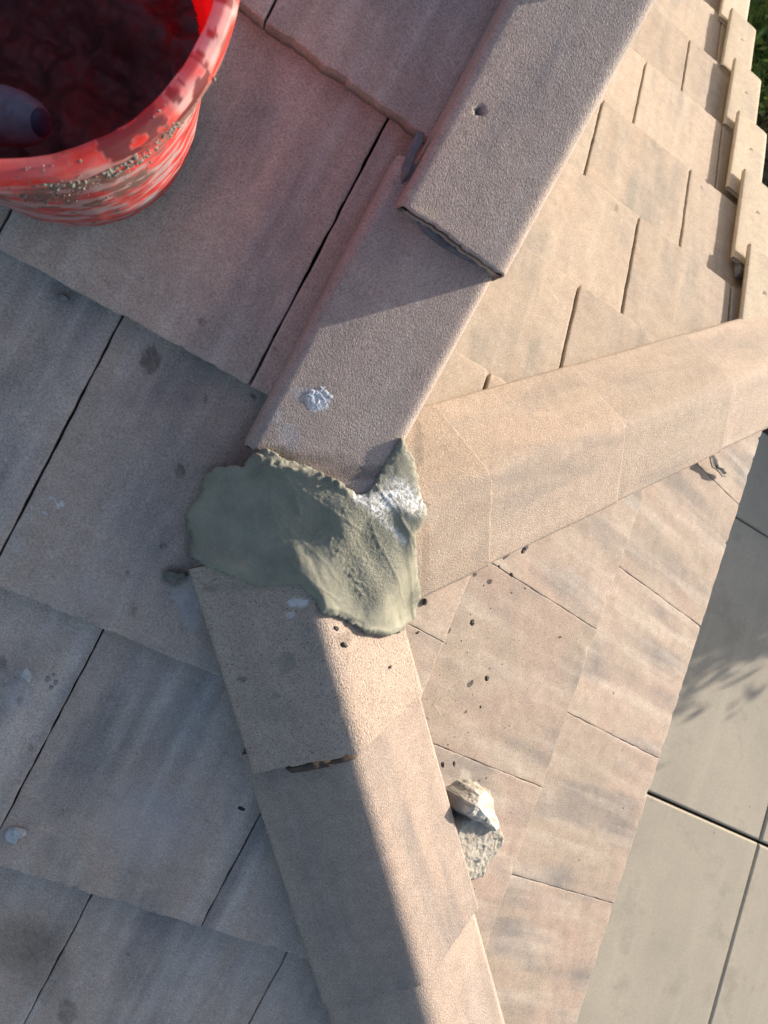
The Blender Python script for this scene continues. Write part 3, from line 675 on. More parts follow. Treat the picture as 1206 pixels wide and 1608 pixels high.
while k < 1000:
    a = rg.uniform(-108, -2); top = rg.random() < .22
    dens = float(fbm(a * .09, top * 5.0, 0, 91, 3)) + (.55 if -75 < a < -28 else -.15)
    if rg.random() > max(.02, dens): continue
    k += 1
    if top: zz = rg.uniform(.304, .332); rr = RT + .0120 - max(0, zz - .322) * .8
    else: zz = rg.gauss(.287, .010); rr = wr(.3) + .0095 if zz > .283 else wr(zz) + .0008
    pts.append((pol(a, rr, zz), rg.choice((.0005, .0007, .0009, .0012, .0018)) * rg.uniform(.8, 1.3)))
for k in range(260):
    a = rg.gauss(-62, 16); zz = rg.gauss(.235, .03); pts.append((pol(a, wr(zz) + .0006, zz), rg.uniform(.0005, .0014)))
blobs('splatter', pts, M_CRUST, bucket)
# lugs of the wire handle, and the wire resting down the far side
for sgn in (1, -1):
    V_ = lathe('handle_lug', [(.001, -.006), (.012, -.006), (.014, 0), (.012, .006), (.001, .006)], 20, M_BUCKET, bucket)
    V_.matrix_basis = Matrix.Translation(pol(160 if sgn > 0 else -20 - 180 + 180 + 160 + 0, wr(.27) + .004, .27) if sgn > 0 else pol(110, wr(.27) + .004, .27)) @ Matrix.Rotation(math.pi / 2, 4, 'Y')
# wet mix inside
def disc_surface(name, R_, z0, mat, amp, mw, n=150, seed=0):
    s = np.linspace(-R_, R_, n); X_, Y_ = np.meshgrid(s, s, indexing='ij'); rr = np.hypot(X_, Y_); k = rr <= R_
    Z_ = z0 + amp * fbm(X_ * 17, Y_ * 17, 0, seed, 4) + .03 * (rr / R_) ** 3 + amp * .4 * np.abs(noise(X_ * 45, Y_ * 45, 0, seed + 3))
    id_ = -np.ones(X_.shape, int); id_[k] = np.arange(k.sum()); a, b, c, d = id_[:-1, :-1], id_[1:, :-1], id_[1:, 1:], id_[:-1, 1:]; q = (a >= 0) & (b >= 0) & (c >= 0) & (d >= 0)
    bmv = np.stack([X_[k], Y_[k], Z_[k]], -1); return link(name, mesh(name, bmv, [tuple(t_) for t_ in np.stack([a[q], b[q], c[q], d[q]], -1).tolist()]), mat, None, mw)
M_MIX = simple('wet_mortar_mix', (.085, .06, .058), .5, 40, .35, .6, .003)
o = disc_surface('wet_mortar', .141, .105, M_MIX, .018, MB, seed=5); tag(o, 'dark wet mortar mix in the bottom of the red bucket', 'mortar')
# trowel: only the butt of its grip shows
M_GRIP = simple('grey_grip', (.11, .105, .14), .6, 60, .35, .3); M_STEEL = simple('dull_steel', (.35, .35, .36), .4, 60, .3, .3); M_HOLE = simple('recess_dark', (.02, .02, .05), .5)
tro = empty('trowel'); tag(tro, 'trowel standing in the bucket, only its rounded grey grip end showing', 'trowel')
pe = CAMC + ray((62, 192)) * .63; pe = Vector(pe)                 # tip of the grip
dirg = Vector(RWC.T @ np.array((-.93, -.30, .28)))
dirg = dirg.normalized()    # from the tip towards the blade
gX = dirg.cross(Vector((0, 0, 1))).normalized(); gZ = gX.cross(dirg).normalized()
tro.matrix_world = frame(gX, dirg, gZ, pe)
def tube(name, pr, mat, parent, nseg=40, sx=1.0, sz=1.0):
    V = []
    for y_, r_ in pr:
        a = np.arange(nseg) * 2 * math.pi / nseg; V.append(np.stack([r_ * sx * np.cos(a), np.full(nseg, y_), r_ * sz * np.sin(a)], -1))
    V = np.array(V).reshape(-1, 3); F = grid_faces(len(pr), nseg, 0, wrap=True); n0 = len(pr); F.append(tuple(range(nseg))[::-1]); F.append(tuple((n0 - 1) * nseg + i for i in range(nseg)))
    return link(name, mesh(name, V, F), mat, parent)
grip = tube('handle', [(-.004, .001), (-.0035, .006), (0, .0115), (.006, .0150), (.015, .0180), (.03, .020), (.06, .0215), (.09, .0185), (.12, .017), (.125, .012)], M_GRIP, tro, sx=1.0)
tube('end_recess', [(-.0044, .0005), (-.0044, .004), (-.0035, .0075), (-.0016, .0095), (.003, .0095)], M_HOLE, grip)  # dark disc: shade of the recess in the grip end, as colour
tube('tang', [(.12, .006), (.15, .006), (.175, .005)], M_STEEL, tro, 16)
bm = bmesh.new(); vs_ = [bm.verts.new(c) for c in ((-.05, .17, -.03), (.05, .17, -.03), (.035, .27, -.04), (0, .30, -.042), (-.035, .27, -.04))]; fce = bm.faces.new(vs_)
r = bmesh.ops.extrude_face_region(bm, geom=[fce]); bmesh.ops.translate(bm, verts=[v for v in r['geom'] if isinstance(v, bmesh.types.BMVert)], vec=(0, 0, .002)); bmesh.ops.recalc_face_normals(bm, faces=bm.faces)
me = bpy.data.meshes.new('blade'); bm.to_mesh(me); bm.free(); link('blade', me, M_STEEL, tro, smooth=False)

# ------------------------------------------------------------------ the loose lump of old mortar
def plane_frame(k, p):
    Z = Vector(NORM[k]); X = Vector((0, 1, 0)) if k == 'B' else Vector((1, 0, 0)); Y = Z.cross(X); return frame(X, Y, Z, Vector(p))
def poly_dist(X, Y, Q):
    ins = np.zeros(X.shape, bool); d = np.full(X.shape, 9.0); n = len(Q)
    for i in range(n):
        (x0, y0), (x1, y1) = Q[i], Q[(i + 1) % n]; dx, dy = x1 - x0, y1 - y0
        t = np.clip(((X - x0) * dx + (Y - y0) * dy) / (dx * dx + dy * dy + 1e-15), 0, 1); d = np.minimum(d, np.hypot(X - x0 - t * dx, Y - y0 - t * dy))
        c = ((y0 > Y) != (y1 > Y)) & (X < dx * (Y - y0) / (dy + 1e-15) + x0); ins ^= c
    return np.where(ins, d, -d)
def rock():
    ctr = np.array(on('B', (742, 1330), 0)); mw = plane_frame('B', ctr); inv = np.array(mw.inverted())
    loc = lambda px, h: (inv @ np.r_[on('B', px, h), 1])[:2]
    low = [loc(q, .007) for q in ((716, 1290), (708, 1312), (710, 1345), (716, 1368), (723, 1383), (734, 1386), (750, 1383), (759, 1378), (766, 1355), (778, 1338), (786, 1325), (787, 1312), (780, 1290), (760, 1285), (735, 1275))]
    up = [loc(q, .020) for q in ((722, 1264), (722, 1253), (730, 1248), (741, 1238), (756, 1236), (770, 1240), (774, 1252), (775, 1270), (779, 1292), (775, 1306), (766, 1303), (748, 1290), (733, 1283), (720, 1276))]
    A = np.array(low + up); st = .0009
    xs = np.arange(A[:, 0].min() - .004, A[:, 0].max() + .004, st); ys = np.arange(A[:, 1].min() - .004, A[:, 1].max() + .004, st)
    X, Y = np.meshgrid(xs, ys, indexing='ij'); jx = .0014 * fbm(X * 70, Y * 70, 0, 61, 2); jy = .0014 * fbm(X * 70, Y * 70, 3, 63, 2)
    d1 = poly_dist(X + jx, Y + jy, low); d2 = poly_dist(X + jx, Y + jy, up)
    c1 = loc((735, 1330), .01); tilt = np.clip((X - c1[0]) * .12, -.01, .01)
    h1 = (.015 + tilt) * np.clip(d1 / .006, 0, 1) ** .45
    r0, r1 = loc((742, 1262), .03), loc((776, 1300), .03); dx, dy = r1 - r0; t = np.clip(((X - r0[0]) * dx + (Y - r0[1]) * dy) / (dx * dx + dy * dy), -.6, 1)
    dr = np.hypot(X - r0[0] - t * dx, Y - r0[1] - t * dy)
    h2 = np.minimum((.046 - .010 * t) - .55 * dr, .048 * np.clip(d2 / .008, 0, 1) ** .55)
    dn = np.maximum(d1, d2); h = np.maximum(np.where(d1 > 0, h1, -1), np.where(d2 > 0, h2, -1))
    h = h + .0012 * fbm(X * 90, Y * 90, 0, 65, 2) + .00025 * fbm(X * 400, Y * 400, 0, 66, 2); k = dn > -.0006; h = np.where(dn < .0006, .0, h)
    id_ = -np.ones(X.shape, int); id_[k] = np.arange(k.sum()); a, b, c, d = id_[:-1, :-1], id_[1:, :-1], id_[1:, 1:], id_[:-1, 1:]; q = (a >= 0) & (b >= 0) & (c >= 0) & (d >= 0)
    wm_ = sstep(.022, .032, h[k]) * sstep(-.7, .1, fbm(X[k] * 180, Y[k] * 180, 0, 91, 3)); cl_ = np.zeros((k.sum(), 4)); cl_[:, :3] = (.60, .57, .49); cl_[:, 3] = wm_ * .85
    me = mesh('rock', np.stack([X[k], Y[k], h[k]], -1), [tuple(t_) for t_ in np.stack([a[q], b[q], c[q], d[q]], -1).tolist()], cl_)
    bm = bmesh.new(); bm.from_mesh(me); r = bmesh.ops.extrude_edge_only(bm, edges=[e for e in bm.edges if e.is_boundary])
    for v in [g for g in r['geom'] if isinstance(g, bmesh.types.BMVert)]: v.co.z = -.028
    bmesh.ops.delete(bm, geom=[v for v in bm.verts if not v.link_faces], context='VERTS'); bmesh.ops.recalc_face_normals(bm, faces=bm.faces)
    for _ in range(3): bmesh.ops.smooth_vert(bm, verts=bm.verts, factor=.5, use_axis_x=True, use_axis_y=True, use_axis_z=True)
    bmesh.ops.subdivide_edges(bm, edges=[e for e in bm.edges if e.calc_length() > .0018], cuts=2); bmesh.ops.triangulate(bm, faces=[f for f in bm.faces if len(f.verts) > 4]); bm.normal_update()
    cc = np.array([v.co for v in bm.verts]); nn_ = np.array([v.normal for v in bm.verts]); dd = .0014 * fbm(cc[:, 0] * 85, cc[:, 1] * 85, cc[:, 2] * 85, 71, 2) + .0005 * fbm(cc[:, 0] * 260, cc[:, 1] * 260, cc[:, 2] * 260, 73, 3)
    cc = cc + nn_ * dd[:, None]
    for v, c in zip(bm.verts, cc): v.co = c
    bm.to_mesh(me); bm.free()
    m, n, l, p = newmat('old_mortar'); tc = nd(n, 'ShaderNodeTexCoord'); vv = tc.outputs['Object']
    c = mix(n, l, (.29, .27, .235), (.40, .375, .32), ramp(n, l, noise_tex(n, l, vv, 50, 5, .65), [(.35, g3(0)), (.65, g3(1))]))
    c = mix(n, l, c, (.27, .23, .185), ramp(n, l, noise_tex(n, l, vv, 30, 4, .6), [(.54, g3(0)), (.66, g3(.7))]))
    at = nd(n, 'ShaderNodeAttribute', attribute_name='mark'); c = mix(n, l, c, at.outputs['Color'], at.outputs['Alpha'])
    l.new(c, p.inputs['Base Color']); p.inputs['Roughness'].default_value = .95
    b = nd(n, 'ShaderNodeBump'); b.inputs['Strength'].default_value = .7; b.inputs['Distance'].default_value = .002; l.new(noise_tex(n, l, vv, 300, 4, .7), b.inputs['Height']); l.new(b.outputs[0], p.inputs['Normal'])
    o = link('mortar_lump', me, m, None, mw); tag(o, 'loose fist-sized lump of old pale mortar lying beside the lower hip', 'rock')
rock()

# ------------------------------------------------------------------ crumbs, chips, bits
def crumb(name, plane, px, rpx, mat, label, cat, group=None, asp=(1.0, .8, .6), seed=0, off=0.0, yaw=0.0):
    p = Vector(on(plane, px, off)); dep = (RWC @ (np.array(p) - CAMC))[2]; r_ = rpx * dep / FPX
    mw = plane_frame(plane, p) @ Matrix.Rotation(yaw, 4, 'Z')
    bm = bmesh.new(); bmesh.ops.create_icosphere(bm, subdivisions=2, radius=1.0)
    for v in bm.verts:
        c = v.co.copy(); d = 1 + .42 * float(noise(c.x * 1.9 + seed * 5.1, c.y * 1.9, c.z * 1.9, seed)) + .2 * float(noise(c.x * 5 + seed, c.y * 5, c.z * 5, seed + 1))
        v.co = Vector((c.x * asp[0] * r_ * d, c.y * asp[1] * r_ * d, c.z * asp[2] * r_ * d + asp[2] * r_ * .6))
    me = bpy.data.meshes.new(name); bm.to_mesh(me); bm.free(); o = link(name, me, mat, None, mw, smooth=False)
    tag(o, label, cat, group); return o
CG = 'small dark mortar crumbs scattered over the sunlit slope'
CR = [(740, 978, 5), (763, 1065, 4.5), (691, 973, 1.8), (880, 1000, 1.8), (824, 924, 1.6), (759, 919, 1.4), (655, 993, 2.8), (754, 1110, 2.2), (788, 1043, 1.2), (742, 1091, 1.2), (724, 1006, 1.2), (896, 1062, 1.4), (712, 1199, 3.4), (703, 1169, 1.6), (721, 1229, 1.8), (763, 1222, 1.5), (801, 1276, 2), (821, 1258, 1.4), (812, 1290, 1.1), (793, 1350, 1.3), (700, 1330, 1.0), (745, 1395, 1.2), (690, 1060, 1.3), (705, 1085, 1.0), (680, 990, 1.5), (700, 1010, 1.1), (770, 955, 1.3), (800, 1140, 1.1), (850, 1150, 1.0), (735, 1150, 1.2), (716, 925, 1.3), (845, 1010, .9), (734, 1025, 1), (978, 1269, 1.4), (963, 1088, 1.2), (668, 1013, 2.2), (671, 1022, 1.4), (758, 1512, 1.8), (909, 1350, 1.1)]
for i, (x, y, r_) in enumerate(CR):
    crumb('mortar_crumb', 'B', (x, y), r_, M_CRUMB, 'small dark mortar crumb on the sunlit pinkish slope', 'crumb', CG, seed=i, asp=(1, rnd.uniform(.6, 1), .7), yaw=rnd.uniform(0, 3), off=-.006)
big = [((666, 945), 5.5, 'dark mortar crumb at the right-hand foot of the mortar patch'), ((694, 1200), 4.6, 'larger dark crumb just above the loose mortar lump'), ((783, 890), 2.8, 'dark crumb lodged at the upper end of the joint below the right-hand hip'), ((802, 902), 4.0, 'longer dark crumb lodged midway in the joint below the right-hand hip')]
for i, (q, r_, lab) in enumerate(big): crumb('mortar_crumb', 'B', q, r_, M_CRUMB, lab, 'crumb', None, seed=40 + i, asp=(1, .7, .6), off=-.004, yaw=.5 * i)
for i, (q, r_, lab) in enumerate((((540, 1012), 5.5, 'dark wet crumb on the crest of the speckled hip tile'), ((527, 986), 4.5, 'dark crumb at the lower edge of the mortar patch on the hip crest'))):
    crumb('mortar_crumb', 'L', q, r_, M_CRUMB, lab, 'crumb', None, seed=50 + i, off=.063 if i == 0 else .061)
crumb('mortar_crumb', 'B', (613, 1047), 2.6, M_CRUMB, 'dark crumb on the sunlit side of the speckled hip tile', 'crumb', None, seed=55, off=.045)
# chips on the shaded slope
def chip(px, poly, h, mat, label, plane='L', off=0.0, name='mortar_chip', cat='chip', group=None, seed=0):
    p = Vector(on(plane, px, off)); mw = plane_frame(plane, p); inv = mw.inverted()
    bm = bmesh.new(); n = len(poly)
    out = [inv @ Vector(on(plane, (px[0] + a, px[1] + b), off)) for a, b in poly]
    lo = [bm.verts.new((v.x, v.y, -.002)) for v in out]; hi = [bm.verts.new((v.x * .82, v.y * .82, h * (1 + .3 * math.sin(i * 2.3 + seed)))) for i, v in enumerate(out)]
    c = bm.verts.new((0, 0, h * 1.15))
    for i in range(n):
        j = (i + 1) % n; bm.faces.new((lo[i], lo[j], hi[j], hi[i])); bm.faces.new((hi[i], hi[j], c))
    bm.faces.new(lo[::-1]); bmesh.ops.recalc_face_normals(bm, faces=bm.faces)
    bmesh.ops.subdivide_edges(bm, edges=bm.edges, cuts=2)
    for v in bm.verts: d = .0005 * float(fbm(v.co.x * 300 + seed, v.co.y * 300, v.co.z * 300, seed, 2)); v.co += Vector((d, d, d * .6))
    me = bpy.data.meshes.new(name); bm.to_mesh(me); bm.free(); o = link(name, me, mat, None, mw, smooth=False); tag(o, label, cat, group)
chip((40, 1060), [(-8, 1), (-2, -11), (1, -12), (9, 2), (6, 12), (0, 7)], .003, M_CHIP, 'pale triangular mortar chip near the left edge of the photo')
chip((22, 1312), [(-15, -3), (-9, -10), (2, -12), (18, -8), (19, 0), (8, 4), (2, 14), (-4, 12), (-14, 4)], .0035, M_CHIP, 'large pale flat mortar chip near the lower left edge', seed=2)
chip((98, 468), [(-9, -2), (0, -8), (9, -3), (12, 3), (3, 7), (-7, 5)], .004, simple('dull_chip', (.2, .2, .2), .9, 200), 'grey mortar chip tucked against the tile edge below the bucket', seed=3, off=-.02)
SG = 'tiny pale chips beside the triangular chip'
for i, (x, y, r_) in enumerate(((75, 1067, 6), (87, 1072, 5), (80, 1080, 4), (84, 1060, 3), (7, 1077, 4), (23, 1065, 3))):
    a = [(r_ * math.cos(q + i) * rnd.uniform(.7, 1.1), r_ * math.sin(q + i) * rnd.uniform(.6, 1)) for q in np.linspace(0, 5.2, 6)]
    chip((x, y), a, .0016, simple('small_chip', (.24, .245, .25), .9, 200), 'tiny pale chip on the shaded tile near the left edge', group=SG, seed=5 + i)
# green-grey droplet of wet mortar with a tail
p0 = (268, 905); M_DROP = simple('wet_drop', (.12, .125, .10), .4, 200, .3, .3, .001, .5)
chip(p0, [(-13, 2), (-10, -7), (0, -9), (12, -6), (16, -5), (26, -7), (28, 0), (18, 3), (10, 7), (-4, 9), (-11, 7)], .0012, M_DROP, 'thin wet mortar smear with a tail left of the mortar patch', name='mortar_smear', cat='mortar', seed=8)
crumb('beetle', 'L', (379, 1269), 5.5, simple('black_shell', (.012, .012, .013), .4), 'small black beetle-like speck beside the lower hip', 'speck', asp=(1.0, .5, .45), seed=70, yaw=.0)
crumb('pebble', 'L', (355, 1058), 2.5, M_CRUMB, 'tiny dark crumb against the left foot of the speckled hip tile', 'crumb', seed=71)
crumb('leaf_scrap', 'B', (823, 862), 7.5, simple('leaf_brown', (.07, .06, .06), .7, 300), 'small curled dark leaf scrap on the sunlit slope below the right-hand hip', 'leaf', asp=(.45, 1.0, .35), seed=72, yaw=1.2, off=-.006)
# thin sticks
def stick(px0, px1, plane, r_, mat, label, name='twig', cat='twig', off=.001, extra=None):
    a, b = Vector(on(plane, px0, off)), Vector(on(plane, px1, off)); mw = plane_frame(plane, a); inv = mw.inverted()
    segs = [(a, b)] + [(Vector(on(plane, q0, off)), Vector(on(plane, q1, off))) for q0, q1 in (extra or [])]
    bm = bmesh.new()
    for s0, s1 in segs:
        s0, s1 = inv @ s0, inv @ s1; d = (s1 - s0); L_ = d.length; rot = d.to_track_quat('Z', 'Y').to_matrix().to_4x4()
        bmesh.ops.create_cone(bm, cap_ends=True, segments=8, radius1=r_, radius2=r_ * .5, depth=L_, matrix=Matrix.Translation((s0 + s1) / 2) @ rot)
    me = bpy.data.meshes.new(name); bm.to_mesh(me); bm.free(); o = link(name, me, mat, None, mw); tag(o, label, cat)
M_TWIG = simple('dark_twig', (.05, .04, .035)); M_STRAW = simple('straw', (.45, .38, .28))
stick((836, 1198), (841, 1187), 'B', .0009, M_TWIG, 'tiny dark forked twig shaped like a Y on the sunlit slope', off=.001 - .012, extra=[((836, 1198), (833, 1186)), ((836, 1198), (835, 1200))])
stick((679, 1105), (694, 1124), 'B', .0009, M_STRAW, 'short pale straw beside the speckled hip tile', off=-.012)
stick((662, 1125), (666, 1112), 'B', .0007, M_STRAW, 'very short pale straw touching the foot of the hip tiles', off=-.012)
# torn strip of sealant hanging out under the right-hand hip
def strip_obj():
    pts = [(1113, 716, 3.5), (1115, 724, 5.5), (1119, 731, 5), (1122, 735, 2.2), (1127, 739, 4.5), (1132, 744, 4.5), (1136, 745, 2.5)]
    a = Vector(on('B', (1122, 735), 0)); mw = plane_frame('B', a); inv = mw.inverted(); V = []; 
    for i, (x, y, wd) in enumerate(pts):
        x0, y0, _ = pts[max(0, i - 1)]; x1, y1, _ = pts[min(len(pts) - 1, i + 1)]; dx, dy = x1 - x0, y1 - y0; L_ = math.hypot(dx, dy); nx_, ny_ = -dy / L_, dx / L_
        for k in np.linspace(-1, 1, 5):
            q = inv @ Vector(on('B', (x + nx_ * wd * k, y + ny_ * wd * k), 0)); V.append((q.x, q.y, .004 + .004 * k * k + .002 * math.sin(i * 2)))
    o = link('sealant_strip', mesh('sealant_strip', V, grid_faces(len(pts), 5)), M_LEAF, None, mw); md = o.modifiers.new('s', 'SOLIDIFY'); md.thickness = .002
    tag(o, 'torn dark strip of sealant poking out under the right-hand hip near the eave', 'sealant')
strip_obj()
# grey sealant bedded under the raised rake tile
def heap(name, poly, plane, off, h, mat, label, cat, seed=0, amp=.0015):
    P = np.array([on(plane, q, off) for q in poly]); ctr = P.mean(0); mw = plane_frame(plane, ctr); inv = np.array(mw.inverted()); Q = (np.c_[P, np.ones(len(P))] @ inv.T)[:, :2]
    rings = 9; V = []; n = 60
    t_ = np.linspace(0, len(Q), n, endpoint=False); qx = np.interp(t_, np.arange(len(Q) + 1), np.r_[Q[:, 0], Q[0, 0]]); qy = np.interp(t_, np.arange(len(Q) + 1), np.r_[Q[:, 1], Q[0, 1]])
    for k in range(rings):
        s = 1 - k / (rings - 1) * .98; zz = h * math.sqrt(max(0, 1 - s ** 4)); X_, Y_ = qx * s, qy * s
        V.append(np.stack([X_, Y_, zz + amp * fbm(X_ * 90 + seed, Y_ * 90, 0, seed, 3) - (.006 if k == 0 else 0)], -1))
    V = np.array(V).reshape(-1, 3); F = grid_faces(rings, n, 0, wrap=True); F.append(tuple((rings - 1) * n + i for i in range(n)))
    o = link(name, mesh(name, V, F), mat, None, mw); tag(o, label, cat)
heap('sealant_bead', [(657, 203), (668, 205), (668, 215), (655, 240), (640, 282), (630, 290), (632, 262), (645, 226)], 'L', .0415, .003, M_MASTIC2, 'blue-grey smeared sealant bead in the gap left of the raised rake tile', 'sealant', 3, .0006)
heap('sealant_bead', [(655, 345), (690, 370), (735, 395), (770, 416), (762, 421), (725, 404), (690, 384), (664, 362)], 'L', .0445, .002, M_MASTIC2, 'thin dark sealant squeezed out under the lower edge of the raised rake tile', 'sealant', 4, .0006)
heap('sealant_bead', [(1161, 402), (1165, 404), (1166, 418), (1162, 438), (1157, 434), (1156, 416)], 'R', -.004, .010, M_MASTIC, 'dark rounded sealant lump in the channel beside a gable trim tile', 'sealant', 5, .0004)
heap('gap_shade_fill', [(446, 1208), (480, 1196), (520, 1190), (560, 1182), (564, 1190), (520, 1202), (480, 1212), (452, 1215)], 'L', .043, .004, simple('gap_dark', (.07, .055, .045), .9, 80), 'dark strip painted for shade and mortar in the gap under the speckled hip tile', 'mortar', 6)  # dark heap puts the shade of the tile gap into colour
# impasto white dab on the lower rake tile
M_WHITE = simple('white_sealant', (.52, .56, .60), .7, 220, .25, .5, .001)
def dab():
    st = .0008; c0 = on('L', (503, 627), .05); xs = np.arange(c0[0] - .026, c0[0] + .026, st); ys = np.arange(c0[1] - .026, c0[1] + .026, st); X, Y = np.meshgrid(xs, ys, indexing='ij')
    f = np.full(X.shape, -1.0)
    for (px, py, a, l1, l2) in ((490, 628, 70, .0085, .0034), (500, 636, 100, .008, .003), (509, 628, 60, .0085, .003), (514, 617, 35, .0095, .0035), (498, 617, 20, .010, .0028), (506, 612, 130, .006, .002), (487, 619, 160, .006, .002)):
        q = on('L', (px, py), .05); th_ = math.radians(-a + 28); dx, dy = X - q[0], Y - q[1]; u = dx * math.cos(th_) + dy * math.sin(th_); v = -dx * math.sin(th_) + dy * math.cos(th_)
        f = np.maximum(f, 1 - np.sqrt((u / l1) ** 2 + (v / l2) ** 2))
    f = f + .35 * fbm(X * 260, Y * 260, 0, 15, 3); base_ = cast(X, Y, np.full(X.shape, -1.0)); h = .0013 * np.clip(f, 0, .5) ** .5 * (1 + .5 * noise(X * 500, Y * 500, 0, 4)); k = f > 0
    id_ = -np.ones(X.shape, int); id_[k] = np.arange(k.sum()); a, b, c, d = id_[:-1, :-1], id_[1:, :-1], id_[1:, 1:], id_[:-1, 1:]; q = (a >= 0) & (b >= 0) & (c >= 0) & (d >= 0)
    ctr = np.array([c0[0], c0[1], c0[2]]); Z_ = base_ + h
    o = link('paint_dab', mesh('paint_dab', np.stack([X[k], Y[k], Z_[k]], -1) - ctr, [tuple(t_) for t_ in np.stack([a[q], b[q], c[q], d[q]], -1).tolist()]), M_WHITE, None, Matrix.Translation(ctr))
    tag(o, 'white flaky dab of sealant smeared on the lower rake tile', 'dab')
dab()

# ------------------------------------------------------------------ house body: walls, decks, fascia
def prism(name, pts, mat, parent=None, smooth=False):
    """pts: list of 8 (4 bottom, 4 top) or two matching rings"""
    n = len(pts) // 2; bm = bmesh.new(); a = [bm.verts.new(p) for p in pts[:n]]; b = [bm.verts.new(p) for p in pts[n:]]
    bm.faces.new(a); bm.faces.new(b)
    for i in range(n): j = (i + 1) % n; bm.faces.new((a[i], a[j], b[j], b[i]))
    bmesh.ops.recalc_face_normals(bm, faces=bm.faces); me = bpy.data.meshes.new(name); bm.to_mesh(me); bm.free(); return link(name, me, mat, parent, smooth=smooth)
house = empty('house'); tag(house, 'stucco house body under the tiled roofs, hidden but for slivers', 'house')
E1 = .955; dz = .075; tkd = .018
def deck(tri, name='roof_deck'):
    prism(name, [(x, y, z_ - dz - tkd) for x, y, z_ in tri] + [(x, y, z_ - dz) for x, y, z_ in tri], M_FELT, house)
deck([(0, 0, 0), (E1, E1, -E1 * T), (E1, -E1, -E1 * T)])
deck([(0, 0, 0), (E1, E1, -E1 * T), (.86, 3.3, -3.3 * T), (0, 3.3, -3.3 * T)])
deck([(-1.7, -1.5, -1.5 * T), (1.5, -1.5, -1.5 * T), (0, 0, 0), (0, 3.3, 3.3 * T), (-1.7, 3.3, 3.3 * T)])
prism('wall', [(-.02, .1, -.1 * T - .1), (.02, .1, -.1 * T - .1), (.02, 3.3, -3.3 * T - .1), (-.02, 3.3, -3.3 * T - .1), (-.02, .1, .1 * T - .08), (.02, .1, .1 * T - .08), (.02, 3.3, 3.3 * T - .08), (-.02, 3.3, 3.3 * T - .08)], M_WALL, house)
prism('fascia', [(E1 - .005, -1.5, -E1 * T - .24), (E1 + .015, -1.5, -E1 * T - .24), (E1 + .015, .9, -E1 * T - .24), (E1 - .005, .9, -E1 * T - .24), (E1 - .005, -1.5, -E1 * T - .055), (E1 + .015, -1.5, -E1 * T - .055), (E1 + .015, .9, -E1 * T - .055), (E1 - .005, .9, -E1 * T - .055)], M_FASCIA, house)
prism('wall', [(-1.6, -1.4, ZG), (.55, -1.4, ZG), (.55, 3.2, ZG), (-1.6, 3.2, ZG), (-1.6, -1.4, -1.4), (.55, -1.4, -1.4), (.55, 3.2, -1.4), (-1.6, 3.2, -1.4)], M_WALL, house)

# ------------------------------------------------------------------ ground
def ground_plane(name, x0, x1, y0, y1, z_, mat, kind='structure'):
    me = mesh(name, [(x0, y0, z_), (x1, y0, z_), (x1, y1, z_), (x0, y1, z_)], [(0, 1, 2, 3)]); o = link(name, me, mat, smooth=False); o['kind'] = kind; return o
M_SOIL = simple('mulch_soil', (.10, .075, .055), .95, 25, .6, .9, .02)
ground_plane('ground', -60, 60, -60, 60, ZG - .13, M_SOIL)
def conc_mat():
    m, n, l, p = newmat('driveway_concrete'); tc = nd(n, 'ShaderNodeTexCoord'); v = mapped(n, l, tc.outputs['Object'], k=13.0)
    c = mix(n, l, (.335, .30, .24), (.41, .365, .29), ramp(n, l, noise_tex(n, l, v, 1.6, 6, .6), [(.35, g3(0)), (.65, g3(1))]))
    c = mix(n, l, c, (.29, .26, .21), ramp(n, l, noise_tex(n, l, v, 3.2, 5, .65), [(.54, g3(0)), (.66, g3(.75))]))
    vs_ = mapped(n, l, tc.outputs['Object'], (9, .8, 1), k=13.0); c = mix(n, l, c, (.45, .405, .325), ramp(n, l, noise_tex(n, l, vs_, 1, 4, .6), [(.5, g3(0)), (.75, g3(.5))]))
    c = mix(n, l, c, ramp(n, l, noise_tex(n, l, v, 90, 5, .7), [(.3, g3(.86)), (.7, g3(1.14))]), .8, 'MULTIPLY')
    vc = nd(n, 'ShaderNodeTexVoronoi'); vc.inputs['Scale'].default_value = 5.0; l.new(v, vc.inputs['Vector']); c = mix(n, l, c, (.07, .055, .045), ramp(n, l, vc.outputs['Distance'], [(.02, g3(.8)), (.032, g3(0))]))
    l.new(c, p.inputs['Base Color']); p.inputs['Roughness'].default_value = .9
    b = nd(n, 'ShaderNodeBump'); b.inputs['Strength'].default_value = .3; b.inputs['Distance'].default_value = .004; l.new(noise_tex(n, l, v, 120, 4, .7), b.inputs['Height']); l.new(b.outputs[0], p.inputs['Normal'])
    return m
M_CONC = conc_mat(); XJ = [-3.5, -1.65, .18, 2.01, 4.02, 5.85, 7.68, 9.5]; YJ = [-9.2, -7.37, -5.54, -3.71, -1.885, -.06, 1.775, 2.42]
drive = empty('driveway'); drive['kind'] = 'structure'
